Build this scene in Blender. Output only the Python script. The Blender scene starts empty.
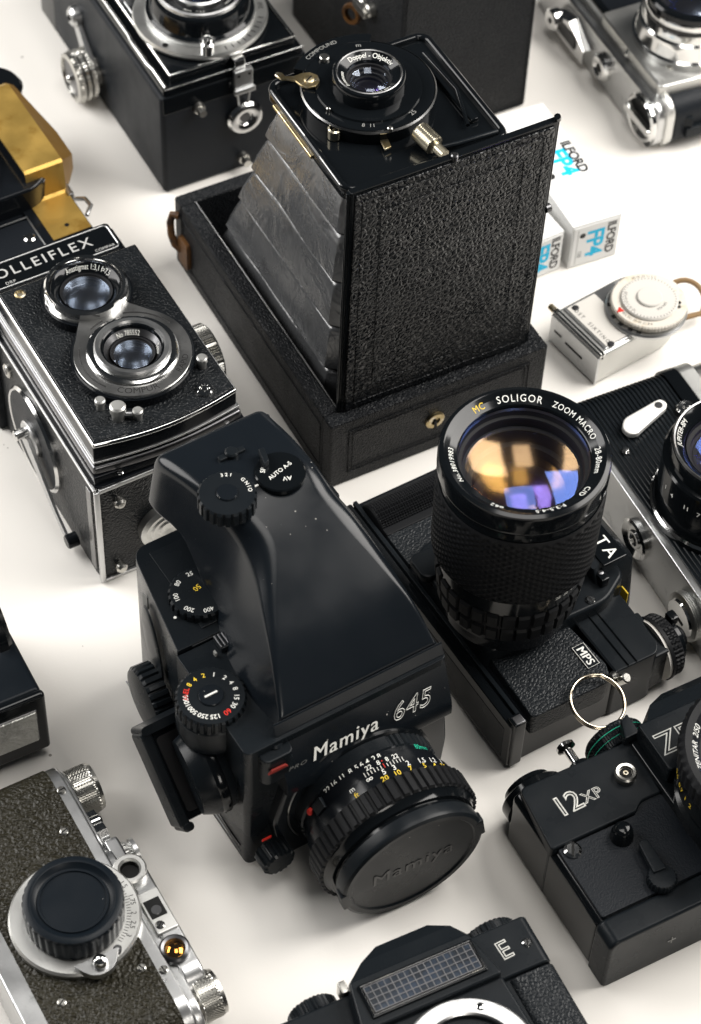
import bpy, bmesh, math, random
from mathutils import Matrix, Vector, noise
random.seed(7)
PI=math.pi
scn=bpy.context.scene
COL=scn.collection
S=0.001   # all shapes are written in millimetres

# ------------------------------------------------------------------ materials
MATS={}
def newmat(name):
    m=bpy.data.materials.new(name); m.use_nodes=True
    nt=m.node_tree; nt.nodes.clear()
    out=nt.nodes.new('ShaderNodeOutputMaterial')
    MATS[name]=m
    return m,nt,out
def N(nt,t,**k):
    n=nt.nodes.new(t)
    for a,v in k.items():
        if a in n.inputs.keys(): n.inputs[a].default_value=v
        else: setattr(n,a,v)
    return n
def mat(name,col,rough=.4,metal=0,coat=0,grain=None,var=.08,spec=.24,dust=0,wear=None,aniso=0,sheen=0):
    """grain=(kind,scale,dist)"""
    m,nt,out=newmat(name); L=nt.links
    b=N(nt,'ShaderNodeBsdfPrincipled')
    b.inputs['Base Color'].default_value=(*col,1)
    b.inputs['Metallic'].default_value=metal
    b.inputs['Coat Weight'].default_value=coat
    b.inputs['Coat Roughness'].default_value=.08
    b.inputs['Specular IOR Level'].default_value=spec
    L.new(b.outputs[0],out.inputs[0])
    tc=N(nt,'ShaderNodeTexCoord')
    n1=N(nt,'ShaderNodeTexNoise',Scale=55.,Detail=6.); L.new(tc.outputs['Object'],n1.inputs['Vector'])
    mr=N(nt,'ShaderNodeMapRange'); mr.inputs['From Min'].default_value=.3; mr.inputs['From Max'].default_value=.7
    mr.inputs['To Min'].default_value=max(.02,rough-var); mr.inputs['To Max'].default_value=rough+var
    L.new(n1.outputs[0],mr.inputs[0]); L.new(mr.outputs[0],b.inputs['Roughness'])
    colsock=None
    if wear:
        # rubbed patches: lighter, at places given by noise
        n2=N(nt,'ShaderNodeTexNoise',Scale=wear[1],Detail=8.); n2.inputs['Roughness'].default_value=.7
        L.new(tc.outputs['Object'],n2.inputs['Vector'])
        r=N(nt,'ShaderNodeValToRGB'); r.color_ramp.elements[0].position=wear[2]; r.color_ramp.elements[1].position=min(1,wear[2]+.12)
        L.new(n2.outputs[0],r.inputs[0])
        mx=N(nt,'ShaderNodeMixRGB'); mx.inputs[1].default_value=(*col,1); mx.inputs[2].default_value=(*wear[0],1)
        L.new(r.outputs[0],mx.inputs[0]); L.new(mx.outputs[0],b.inputs['Base Color']); colsock=mx.outputs[0]
    if dust:
        v=N(nt,'ShaderNodeTexVoronoi',Scale=260.); v.feature='F1'; L.new(tc.outputs['Object'],v.inputs['Vector'])
        n3=N(nt,'ShaderNodeTexNoise',Scale=40.,Detail=3.); L.new(tc.outputs['Object'],n3.inputs['Vector'])
        a=N(nt,'ShaderNodeMath',operation='MULTIPLY'); a.inputs[1].default_value=dust
        s_=N(nt,'ShaderNodeMath',operation='SUBTRACT'); s_.inputs[1].default_value=.46
        L.new(n3.outputs[0],s_.inputs[0]); L.new(s_.outputs[0],a.inputs[0])
        c=N(nt,'ShaderNodeMath',operation='LESS_THAN'); L.new(v.outputs['Distance'],c.inputs[0]); L.new(a.outputs[0],c.inputs[1])
        mx=N(nt,'ShaderNodeMixRGB'); mx.inputs[2].default_value=(.32,.31,.29,1)
        if colsock: L.new(colsock,mx.inputs[1])
        else: mx.inputs[1].default_value=(*col,1)
        L.new(c.outputs[0],mx.inputs[0]); L.new(mx.outputs[0],b.inputs['Base Color'])
    if grain:
        kind,sc,dist=grain
        bp=N(nt,'ShaderNodeBump'); bp.inputs['Distance'].default_value=dist; bp.inputs['Strength'].default_value=1.
        if kind=='leather':
            nz=N(nt,'ShaderNodeTexNoise',Scale=sc*.6,Detail=3.); L.new(tc.outputs['Object'],nz.inputs['Vector'])
            ad=N(nt,'ShaderNodeVectorMath',operation='MULTIPLY_ADD'); ad.inputs[1].default_value=(.55/sc,)*3
            L.new(nz.outputs['Color'],ad.inputs[0]); L.new(tc.outputs['Object'],ad.inputs[2])
            v=N(nt,'ShaderNodeTexVoronoi',Scale=sc); v.feature='DISTANCE_TO_EDGE'; L.new(ad.outputs[0],v.inputs['Vector'])
            p=N(nt,'ShaderNodeMath',operation='MINIMUM'); p.inputs[1].default_value=.28; L.new(v.outputs['Distance'],p.inputs[0])
            n4=N(nt,'ShaderNodeTexNoise',Scale=sc*.25,Detail=5.); L.new(tc.outputs['Object'],n4.inputs['Vector'])
            hf=N(nt,'ShaderNodeMath',operation='MULTIPLY'); hf.inputs[1].default_value=.45; L.new(n4.outputs[0],hf.inputs[0])
            q=N(nt,'ShaderNodeMath',operation='MULTIPLY_ADD'); q.inputs[1].default_value=3.; L.new(p.outputs[0],q.inputs[0]); L.new(hf.outputs[0],q.inputs[2])
            L.new(q.outputs[0],bp.inputs['Height'])
        elif kind=='pebble':
            nz=N(nt,'ShaderNodeTexNoise',Scale=sc*.4,Detail=2.); L.new(tc.outputs['Object'],nz.inputs['Vector'])
            ad=N(nt,'ShaderNodeVectorMath',operation='MULTIPLY_ADD'); ad.inputs[1].default_value=(1.6/sc,)*3
            L.new(nz.outputs['Color'],ad.inputs[0]); L.new(tc.outputs['Object'],ad.inputs[2])
            v=N(nt,'ShaderNodeTexVoronoi',Scale=sc); v.feature='SMOOTH_F1'; L.new(ad.outputs[0],v.inputs['Vector'])
            iv=N(nt,'ShaderNodeMath',operation='MULTIPLY'); iv.inputs[1].default_value=-1.6; L.new(v.outputs['Distance'],iv.inputs[0])
            L.new(iv.outputs[0],bp.inputs['Height'])
        elif kind=='crinkle':
            a1=N(nt,'ShaderNodeTexNoise',Scale=sc,Detail=3.); a1.inputs['Distortion'].default_value=1.2; L.new(tc.outputs['Object'],a1.inputs['Vector'])
            a2=N(nt,'ShaderNodeTexNoise',Scale=sc*14,Detail=3.); L.new(tc.outputs['Object'],a2.inputs['Vector'])
            v=N(nt,'ShaderNodeTexVoronoi',Scale=sc*.45); v.feature='DISTANCE_TO_EDGE'; wv=N(nt,'ShaderNodeVectorMath',operation='MULTIPLY_ADD'); wv.inputs[1].default_value=(.02,.02,.02); L.new(a1.outputs['Color'],wv.inputs[0]); L.new(tc.outputs['Object'],wv.inputs[2]); L.new(wv.outputs[0],v.inputs['Vector'])
            mn=N(nt,'ShaderNodeMath',operation='MINIMUM'); mn.inputs[1].default_value=.03; L.new(v.outputs['Distance'],mn.inputs[0])
            q1=N(nt,'ShaderNodeMath',operation='MULTIPLY_ADD'); q1.inputs[1].default_value=.10; L.new(a2.outputs[0],q1.inputs[0]); L.new(a1.outputs[0],q1.inputs[2])
            q2=N(nt,'ShaderNodeMath',operation='MULTIPLY_ADD'); q2.inputs[1].default_value=.9; L.new(mn.outputs[0],q2.inputs[0]); L.new(q1.outputs[0],q2.inputs[2])
            L.new(q2.outputs[0],bp.inputs['Height'])
        else:
            n5=N(nt,'ShaderNodeTexNoise',Scale=sc,Detail=4.); L.new(tc.outputs['Object'],n5.inputs['Vector'])
            L.new(n5.outputs[0],bp.inputs['Height'])
        L.new(bp.outputs[0],b.inputs['Normal'])
    return m
mat('black_paint',(0.006,0.0072,0.009),0.17,spec=0.15,coat=.08,var=.07)
mat('gloss_black',(0.004,0.005,0.006),0.12,spec=0.2,coat=.12,var=.05)
mat('black_plastic',(0.0065,0.0085,0.0105),0.29,spec=0.15,var=.08,dust=.3,grain=('noise',2600,.00002))
mat('roof_plastic',(0.006,0.008,0.0105),.21,spec=.24,var=.045,dust=.42)
mat('satin_black',(0.0075,0.0095,0.0115),0.29,spec=0.13,var=.08,grain=('noise',3000,.00002))
mat('rubber_black',(0.006,0.0065,0.0075),0.5,spec=0.14,var=.06)
mat('cap_blue_black',(0.005,0.0075,0.0105),0.33,spec=0.16,var=.06,dust=.3)
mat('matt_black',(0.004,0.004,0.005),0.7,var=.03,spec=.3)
mat('leatherette',(0.006,0.007,0.009),0.4,grain=('leather',1100,.00012),var=.06)
mat('fine_leatherette',(0.008,0.01,0.013),0.42,spec=0.13,grain=('noise',1500,.00018),var=.05)
mat('rubber_leather',(.007,.009,.011),.40,spec=0.2,grain=('leather',640,.00020),var=.05)
mat('door_leather',(.0045,.0055,.0068),.29,grain=('leather',440,.00042),spec=.36,var=.08,wear=((.02,.021,.022),22,.56))
mat('case_leather',(.0055,.0065,.008),.45,spec=.2,grain=('leather',750,.00032),var=.06)
mat('brown_black_leather',(.018,.016,.0095),.42,grain=('pebble',780,.0008),var=.05,wear=((.022,.021,.017),200,.56))
mat('old_leatherette',(0.007,0.0085,0.01),0.38,grain=('pebble',1000,.0003),var=.05)
mat('brown_leather',(.10,.045,.014),.45,grain=('leather',700,.0001),wear=((.03,.018,.012),120,.5))
mat('bellows_cloth',(.062,.064,.067),.27,grain=('crinkle',48,.0013),var=.1,spec=1.0,wear=((.035,.036,.038),50,.55))
mat('chrome',(.66,.66,.65),.13,metal=1,var=.06)
mat('satin_chrome',(.55,.555,.555),.33,metal=1,var=.06,grain=('noise',1800,.00003),wear=((.36,.37,.37),130,.6))
mat('dull_alloy',(.60,.60,.58),.42,metal=1,var=.06,grain=('noise',1500,.00004))
mat('worn_rail',(.22,.22,.22),.3,metal=1,var=.1,wear=((.5,.48,.42),70,.56))
mat('plate_metal',(.34,.34,.335),.34,metal=1,var=.06,grain=('noise',1500,.00004),wear=((.22,.22,.22),90,.56))
mat('timer_metal',(.86,.85,.82),.5,metal=.6)
mat('warm_nickel',(.60,.55,.42),.3,metal=1)
mat('nickel',(.52,.51,.475),.28,metal=1,var=.07)
mat('old_brass',(.38,.30,.16),.36,metal=1,wear=((.62,.58,.48),200,.5))
mat('brass_sheet',(.50,.325,.085),.42,metal=.75,grain=('crinkle',90,.00012),wear=((.38,.22,.045),75,.53),var=.12)
mat('brass_dark',(.24,.135,.035),.48,metal=.7,grain=('noise',400,.00003))
mat('dark_steel',(.14,.14,.145),.32,metal=1)
mat('ring_gold',(.62,.54,.42),.2,metal=1)
mat('white_ink',(.72,.72,.68),.5)
mat('light_grey_ink',(.40,.40,.39),.45)
mat('grey_ink',(.22,.22,.21),.5)
mat('black_ink',(.02,.02,.02),.5)
mat('yellow_ink',(.72,.50,.04),.5)
mat('dull_red',(.20,.02,.015),.5)
mat('red_ink',(.62,.03,.02),.45)
mat('green_ink',(.02,.42,.26),.5)
mat('cyan_ink',(.01,.42,.66),.5)
mat('white_card',(.68,.68,.67),.55,spec=.3,grain=('noise',900,.00002))
mat('ivory_disc',(.62,.585,.52),.42,wear=((.55,.46,.33),90,.55))
mat('cream_plastic',(.58,.56,.52),.4)
mat('tan_cord',(.22,.14,.07),.7)
mat('hole_black',(.004,.004,.004),.6,spec=.2)
mat('flash_lens',(.42,.42,.39),.14,grain=('crinkle',70,.004),metal=.55,coat=.5)
# clear elements: see-through with a tinted coating reflection
def glassmat(name,tint,f0,rough=.02,body=(1,1,1)):
    m,nt,out=newmat(name); L=nt.links
    t=N(nt,'ShaderNodeBsdfTransparent'); t.inputs[0].default_value=(*body,1)
    g=N(nt,'ShaderNodeBsdfGlossy'); g.inputs['Color'].default_value=(*tint,1); g.inputs['Roughness'].default_value=rough
    f=N(nt,'ShaderNodeLayerWeight'); f.inputs['Blend'].default_value=.5; pw=N(nt,'ShaderNodeMath',operation='POWER'); pw.inputs[1].default_value=4.; L.new(f.outputs['Facing'],pw.inputs[0])
    mr=N(nt,'ShaderNodeMapRange'); mr.inputs['To Min'].default_value=f0; mr.inputs['To Max'].default_value=1.
    L.new(pw.outputs[0],mr.inputs[0])
    mx=N(nt,'ShaderNodeMixShader'); L.new(mr.outputs[0],mx.inputs[0]); L.new(t.outputs[0],mx.inputs[1]); L.new(g.outputs[0],mx.inputs[2])
    L.new(mx.outputs[0],out.inputs[0])
glassmat('glass_clear',(.72,.80,.95),.07,.08)
glassmat('glass_blue',(.20,.34,1),.07,.06)
glassmat('glass_amber',(1,.55,.14),.14,.2)
glassmat('glass_violet',(.40,.28,1),.12,.16)
glassmat('glass_tan',(1,.66,.36),.11,.15)
glassmat('glass_soft',(.55,.66,.85),.09,.24)
glassmat('glass_amber_small',(1,.45,.08),.5,.05)
# table
def table_mat():
    m,nt,out=newmat('warm_white_paper'); L=nt.links
    b=N(nt,'ShaderNodeBsdfPrincipled'); b.inputs['Roughness'].default_value=.55; b.inputs['Specular IOR Level'].default_value=.25
    tc=N(nt,'ShaderNodeTexCoord')
    n=N(nt,'ShaderNodeTexNoise',Scale=7.,Detail=5.); L.new(tc.outputs['Object'],n.inputs['Vector'])
    r=N(nt,'ShaderNodeValToRGB'); r.color_ramp.elements[0].position=.3; r.color_ramp.elements[1].position=.7
    r.color_ramp.elements[0].color=(.745,.72,.68,1); r.color_ramp.elements[1].color=(.775,.75,.705,1)
    L.new(n.outputs[0],r.inputs[0])
    # a few specks of dust and crumbs
    v=N(nt,'ShaderNodeTexVoronoi',Scale=95.); L.new(tc.outputs['Object'],v.inputs['Vector'])
    n3=N(nt,'ShaderNodeTexNoise',Scale=23.,Detail=2.); L.new(tc.outputs['Object'],n3.inputs['Vector'])
    a=N(nt,'ShaderNodeMath',operation='MULTIPLY_ADD'); a.inputs[1].default_value=.5; a.inputs[2].default_value=-.262; L.new(n3.outputs[0],a.inputs[0])
    c=N(nt,'ShaderNodeMath',operation='LESS_THAN'); L.new(v.outputs['Distance'],c.inputs[0]); L.new(a.outputs[0],c.inputs[1])
    mx=N(nt,'ShaderNodeMixRGB'); mx.inputs[2].default_value=(.30,.28,.25,1); L.new(r.outputs[0],mx.inputs[1]); L.new(c.outputs[0],mx.inputs[0])
    L.new(mx.outputs[0],b.inputs['Base Color'])
    n2=N(nt,'ShaderNodeTexNoise',Scale=900.,Detail=3.); L.new(tc.outputs['Object'],n2.inputs['Vector'])
    bp=N(nt,'ShaderNodeBump'); bp.inputs['Distance'].default_value=.00003; L.new(n2.outputs[0],bp.inputs['Height']); L.new(bp.outputs[0],b.inputs['Normal'])
    L.new(b.outputs[0],out.inputs[0])
table_mat()

# ------------------------------------------------------------------ geometry helpers
def fr(o,z=(0,0,1),x=None):
    """matrix: local z along z, local x near x"""
    z=Vector(z).normalized()
    if x is None: x=(1,0,0) if abs(z.x)<.9 else (0,1,0)
    x=Vector(x); x=(x-z*x.dot(z)).normalized(); y=z.cross(x)
    m=Matrix.Identity(4)
    for i in range(3): m[i][0]=x[i]; m[i][1]=y[i]; m[i][2]=z[i]; m[i][3]=o[i]
    return m
def rpoly(x0,x1,y0,y1,r,n=6):
    r=min(r,(x1-x0)/2-1e-4,(y1-y0)/2-1e-4)
    P=[]
    for cx,cy,a in ((x1-r,y0+r,-90),(x1-r,y1-r,0),(x0+r,y1-r,90),(x0+r,y0+r,180)):
        for k in range(n+1):
            t=math.radians(a+90*k/n); P.append((cx+r*math.cos(t),cy+r*math.sin(t)))
    return P
def knurl(n,d): return lambda t,i,r,h: r+(d if (t*n/(2*PI))%1<.5 else -d)
def scallop(n,d): return lambda t,i,r,h: r-d*abs(math.sin(t*n/2))**.6
TXT={}
def textmesh(s,cap,bold=0,outline=0,shear=0,space=1):
    key=(s,cap,bold,outline,shear,space)
    if key in TXT: return TXT[key]
    c=bpy.data.curves.new('lettering','FONT'); c.body=s; c.size=cap/.70; c.align_x='CENTER'; c.align_y='CENTER'
    c.shear=shear; c.space_character=space; c.resolution_u=3
    if outline: c.fill_mode='NONE'; c.bevel_depth=outline; c.bevel_resolution=0
    else: c.offset=bold; c.fill_mode='FRONT'
    o=bpy.data.objects.new('lettering',c); COL.objects.link(o)
    dg=bpy.context.evaluated_depsgraph_get(); dg.update()
    me=o.evaluated_get(dg).to_mesh()
    V=[v.co.copy() for v in me.vertices]; F=[tuple(p.vertices) for p in me.polygons]
    o.evaluated_get(dg).to_mesh_clear()
    bpy.data.objects.remove(o); bpy.data.curves.remove(c)
    if V:
        ym=(min(v.y for v in V)+max(v.y for v in V))/2
        for v in V: v.y-=ym
    TXT[key]=(V,F); return TXT[key]
class M:
    def __init__(s,m): s.bm=bmesh.new(); s.mats=[m]; s.cur=0; s.tagidx=None
    def use(s,m):
        if m not in s.mats: s.mats.append(m)
        s.cur=s.mats.index(m); return s
    def _merge(s,b,T=None,sharp=32):
        b.normal_update()
        if T is not None: b.transform(T)
        me=bpy.data.meshes.new('t'); 
        for f in b.faces: f.material_index=s.tagidx if (s.tagidx is not None and f.index in s.tagged) else s.cur; f.smooth=True
        s.tagidx=None
        for e in b.edges:
            e.smooth = not (len(e.link_faces)==2 and e.calc_face_angle(0)>math.radians(sharp))
        b.to_mesh(me); b.free(); s.bm.from_mesh(me); bpy.data.meshes.remove(me); return s
    def poly(s,pts,h0,h1,axis='z',b=.5,seg=2,T=None,top=None):
        """extrude a polygon; axis z: (x,y), x: (y,z), y: (x,z); top scales the far end"""
        bm=bmesh.new()
        def P(p,h): return {'z':(p[0],p[1],h),'x':(h,p[0],p[1]),'y':(p[0],h,p[1])}[axis]
        cx=sum(p[0] for p in pts)/len(pts); cy=sum(p[1] for p in pts)/len(pts)
        q=pts if top is None else [(cx+(p[0]-cx)*top,cy+(p[1]-cy)*top) for p in pts]
        a=[bm.verts.new(P(p,h0)) for p in pts]; c=[bm.verts.new(P(p,h1)) for p in q]
        n=len(pts)
        for i in range(n): bm.faces.new((a[i],a[(i+1)%n],c[(i+1)%n],c[i]))
        bm.faces.new(a[::-1]); bm.faces.new(c)
        bmesh.ops.recalc_face_normals(bm,faces=bm.faces)
        if b>0:
            es=[e for e in bm.edges if e.calc_face_angle(0)>math.radians(28)]
            bmesh.ops.bevel(bm,geom=es,offset=b,segments=seg,profile=.5,affect='EDGES',clamp_overlap=True)
        return s._merge(bm,T)
    def box(s,x0,x1,y0,y1,z0,z1,b=.5,seg=2,T=None): return s.poly([(x0,y0),(x1,y0),(x1,y1),(x0,y1)],z0,z1,'z',b,seg,T)
    def rr(s,x0,x1,y0,y1,r,z0,z1,b=.4,axis='z',T=None,seg=2,top=None): return s.poly(rpoly(x0,x1,y0,y1,r),z0,z1,axis,b,seg,T,top)
    def plate(s,outer,holes,z0,z1,T=None):
        bm=bmesh.new(); es=[]
        for P in [outer]+holes:
            vs=[bm.verts.new((x,y,z1)) for x,y in P]
            es+=[bm.edges.new((vs[i],vs[(i+1)%len(vs)])) for i in range(len(vs))]
        bmesh.ops.triangle_fill(bm,edges=es,use_beauty=True)
        r=bmesh.ops.extrude_face_region(bm,geom=bm.faces[:])
        for v in r['geom']:
            if isinstance(v,bmesh.types.BMVert): v.co.z=z0
        bmesh.ops.recalc_face_normals(bm,faces=bm.faces)
        return s._merge(bm,T)
    def loft(s,rings,T=None,caps=True,sharp=32,rows=(),rowmat=None):
        bm=bmesh.new(); R=[[bm.verts.new(p) for p in r] for r in rings]
        mk=[]
        for j,(a,c) in enumerate(zip(R,R[1:])):
            n=len(a)
            for i in range(n):
                f=bm.faces.new((a[i],a[(i+1)%n],c[(i+1)%n],c[i]))
                if j in rows: mk.append(f)
        if caps: bm.faces.new(R[0][::-1]); bm.faces.new(R[-1])
        bmesh.ops.recalc_face_normals(bm,faces=bm.faces)
        if rowmat:
            if rowmat not in s.mats: s.mats.append(rowmat)
            bm.faces.index_update(); s.tagged={f.index for f in mk}
            s.tagidx=s.mats.index(rowmat)
        return s._merge(bm,T,sharp)
    def lathe(s,prof,c=(0,0,0),d=(0,0,1),seg=64,fn=None,T=None,x=None,sharp=32):
        bm=bmesh.new(); rows=[]
        for i,(r,h) in enumerate(prof):
            if r<1e-5: rows.append([bm.verts.new((0,0,h))]); continue
            row=[]
            for k in range(seg):
                t=2*PI*k/seg; rr=fn(t,i,r,h) if fn else r
                row.append(bm.verts.new((rr*math.cos(t),rr*math.sin(t),h)))
            rows.append(row)
        for a,b in zip(rows,rows[1:]):
            if len(a)==1 and len(b)==1: continue
            for k in range(seg):
                k2=(k+1)%seg
                if len(a)==1: bm.faces.new((a[0],b[k],b[k2]))
                elif len(b)==1: bm.faces.new((a[k],b[0],a[k2]))
                else: bm.faces.new((a[k],a[k2],b[k2],b[k]))
        bmesh.ops.recalc_face_normals(bm,faces=bm.faces)
        F=fr(c,d,x)
        if T is not None: F=T@F
        return s._merge(bm,F,sharp)
    def disc(s,r,h,c,d=(0,0,1),b=.4,seg=48,fn=None,x=None,T=None):
        return s.lathe([(0,0),(r,0),(r,h-b),(r-b,h),(0,h)],c,d,seg,(lambda t,i,rr,hh: fn(t,i,rr,hh) if i in (1,2) else rr) if fn else None,T,x)
    def tube(s,path,r,closed=False,seg=10,T=None):
        bm=bmesh.new(); P=[Vector(p) for p in path]; n=len(P); rings=[]
        for i in range(n):
            a=P[(i-1)%n] if closed or i>0 else P[i]; c=P[(i+1)%n] if closed or i<n-1 else P[i]
            t=(c-a).normalized(); u=t.cross(Vector((0,0,1)))
            if u.length<1e-3: u=t.cross(Vector((1,0,0)))
            u.normalize(); v=t.cross(u)
            rings.append([bm.verts.new(P[i]+r*(math.cos(2*PI*k/seg)*u+math.sin(2*PI*k/seg)*v)) for k in range(seg)])
        m=n if closed else n-1
        for i in range(m):
            a,c=rings[i],rings[(i+1)%n]
            for k in range(seg): bm.faces.new((a[k],a[(k+1)%seg],c[(k+1)%seg],c[k]))
        if not closed: bm.faces.new(rings[0][::-1]); bm.faces.new(rings[-1])
        bmesh.ops.recalc_face_normals(bm,faces=bm.faces)
        return s._merge(bm,T,70)
    def text(s,t,cap,o,x=(1,0,0),n=(0,0,1),bold=0,outline=0,shear=0,space=1,T=None):
        if 'M' in t and bold>0 and not outline:
            nv=Vector(n).normalized(); xv=Vector(x).normalized(); w=max(bold,.05)*1.2
            for k,q in enumerate((-w,w)): s.text(t,cap,Vector(o)+xv*q+nv*(.012*(k+1)),x,n,0,0,shear,space,T)
            bold=0
        V,F=textmesh(t,cap,bold,outline,shear,space)
        bm=bmesh.new(); vs=[bm.verts.new(v) for v in V]
        for f in F:
            try: bm.faces.new([vs[i] for i in f])
            except ValueError: pass
        A=fr(o,n,x)
        if T is not None: A=T@A
        return s._merge(bm,A)
    def arc(s,t,cap,r,a,h,c=(0,0,0),d=(0,0,1),x=None,bold=0,inward=False,cone=0,cyl=False,space=1,T=None):
        """text bent round an axis; a = angle of its middle in degrees (ccw from local x);
        inward: tops point to the centre; cyl: written on the cylinder wall; cone: dz per mm outward"""
        if 'M' in t or 'm' in t: bold=0
        V,F=textmesh(t,cap,bold,0,0,space)
        bm=bmesh.new(); vs=[]
        for v in V:
            if cyl:
                th=math.radians(a)+(v.x/r)*(-1 if inward else 1); p=(r*math.cos(th),r*math.sin(th),h+(-v.y if inward else v.y))
            else:
                sg=-1 if not inward else 1
                th=math.radians(a)+sg*v.x/r; q=r-sg*v.y; p=(q*math.cos(th),q*math.sin(th),h+cone*(q-r))
            vs.append(bm.verts.new(p))
        for f in F:
            try: bm.faces.new([vs[i] for i in f])
            except ValueError: pass
        A=fr(c,d,x)
        if T is not None: A=T@A
        return s._merge(bm,A)
    def build(s,name,parent=None,label=None):
        me=bpy.data.meshes.new(name); 
        bmesh.ops.scale(s.bm,vec=(S,S,S),verts=s.bm.verts)
        s.bm.to_mesh(me); s.bm.free()
        for m in s.mats: me.materials.append(MATS[m])
        o=bpy.data.objects.new(name,me); COL.objects.link(o)
        w=o.modifiers.new('wn','WEIGHTED_NORMAL'); w.keep_sharp=True
        if parent is not None: o.parent=parent
        if label: o['label']=label
        return o
def thing(name,label,cat,x,y,yaw,z=0,group=None):
    o=bpy.data.objects.new(name,None); COL.objects.link(o); o.empty_display_size=.02
    o.location=(x*S,y*S,z*S); o.rotation_euler=(0,0,math.radians(yaw)); o['label']=label; o['category']=cat
    if group: o['group']=group
    return o
def dome(r,sag,n=8,h=0):
    if sag>0:
        R=(r*r+sag*sag)/(2*sag); a=math.asin(min(1,r/R))
        return [(R*math.sin(a*k/n),h+sag-R*(1-math.cos(a*k/n))) for k in range(n+1)]
    p=dome(r,-sag,n); return [(q,h-v+0) for q,v in p]
def screw(m,c,d,r=1.5,h=.7,slot=(1,0,0),mt='chrome'):
    m.use(mt); m.lathe([(0,0),(r,0),(r,h*.5),(r*.7,h),(0,h)],c,d,20)
    m.use('hole_black'); F=fr(c,d,slot); m.box(-r*.85,r*.85,-r*.14,r*.14,h*.6,h+.03,0,T=F)
def screws(parent,lst,d=(0,0,1),r=1.5,h=.7,slot=(1,0,0),mt='chrome'):
    for k,c in enumerate(lst):
        m=M(mt); screw(m,c,d,r,h,(math.cos(k*1.7),math.sin(k*1.7),.01),mt); m.build('screw',parent)
def lens_parts(parent,c,d,r,depth,front='glass_clear',inner=('glass_blue','glass_soft'),r_in=.62,sag=None,barrel='matt_black'):
    """barrel wall with steps, blades far down, and the elements as separate glass meshes"""
    m=M(barrel); z=0; pr=[(r,0)]
    n=5
    for k in range(n):
        rk=r*(1-(1-r_in)*(k+1)/n); zk=-depth*(k+1)/n
        pr+= [(rk+ (r*(1-r_in)/n)*.9,zk+.4),(rk,zk)]
    m.lathe(pr,c,d,48); m.use('hole_black'); m.lathe([(r*r_in,-depth),(0,-depth)],c,d,32)
    b=m.build('lens_barrel',parent)
    sag=sag or r*.22
    M(front).lathe(dome(r*.97,sag,10,-1.-sag),c,d,48).build('glass',parent)
    for k,g in enumerate(inner):
        rr_=r*(1-(1-r_in)*(k+1)/(len(inner)+.5)); 
        M(g).lathe(dome(rr_*.97,(-1)**(k+1)*rr_*.25,10,-depth*(k+.7)/(len(inner)+.3)),c,d,40).build('glass',parent)
    return b

# ------------------------------------------------------------------ table
t=M('warm_white_paper'); t.box(-2500,2500,-2500,2500,-20,0,0); to=t.build('table_surface'); to['kind']='structure'

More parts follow.
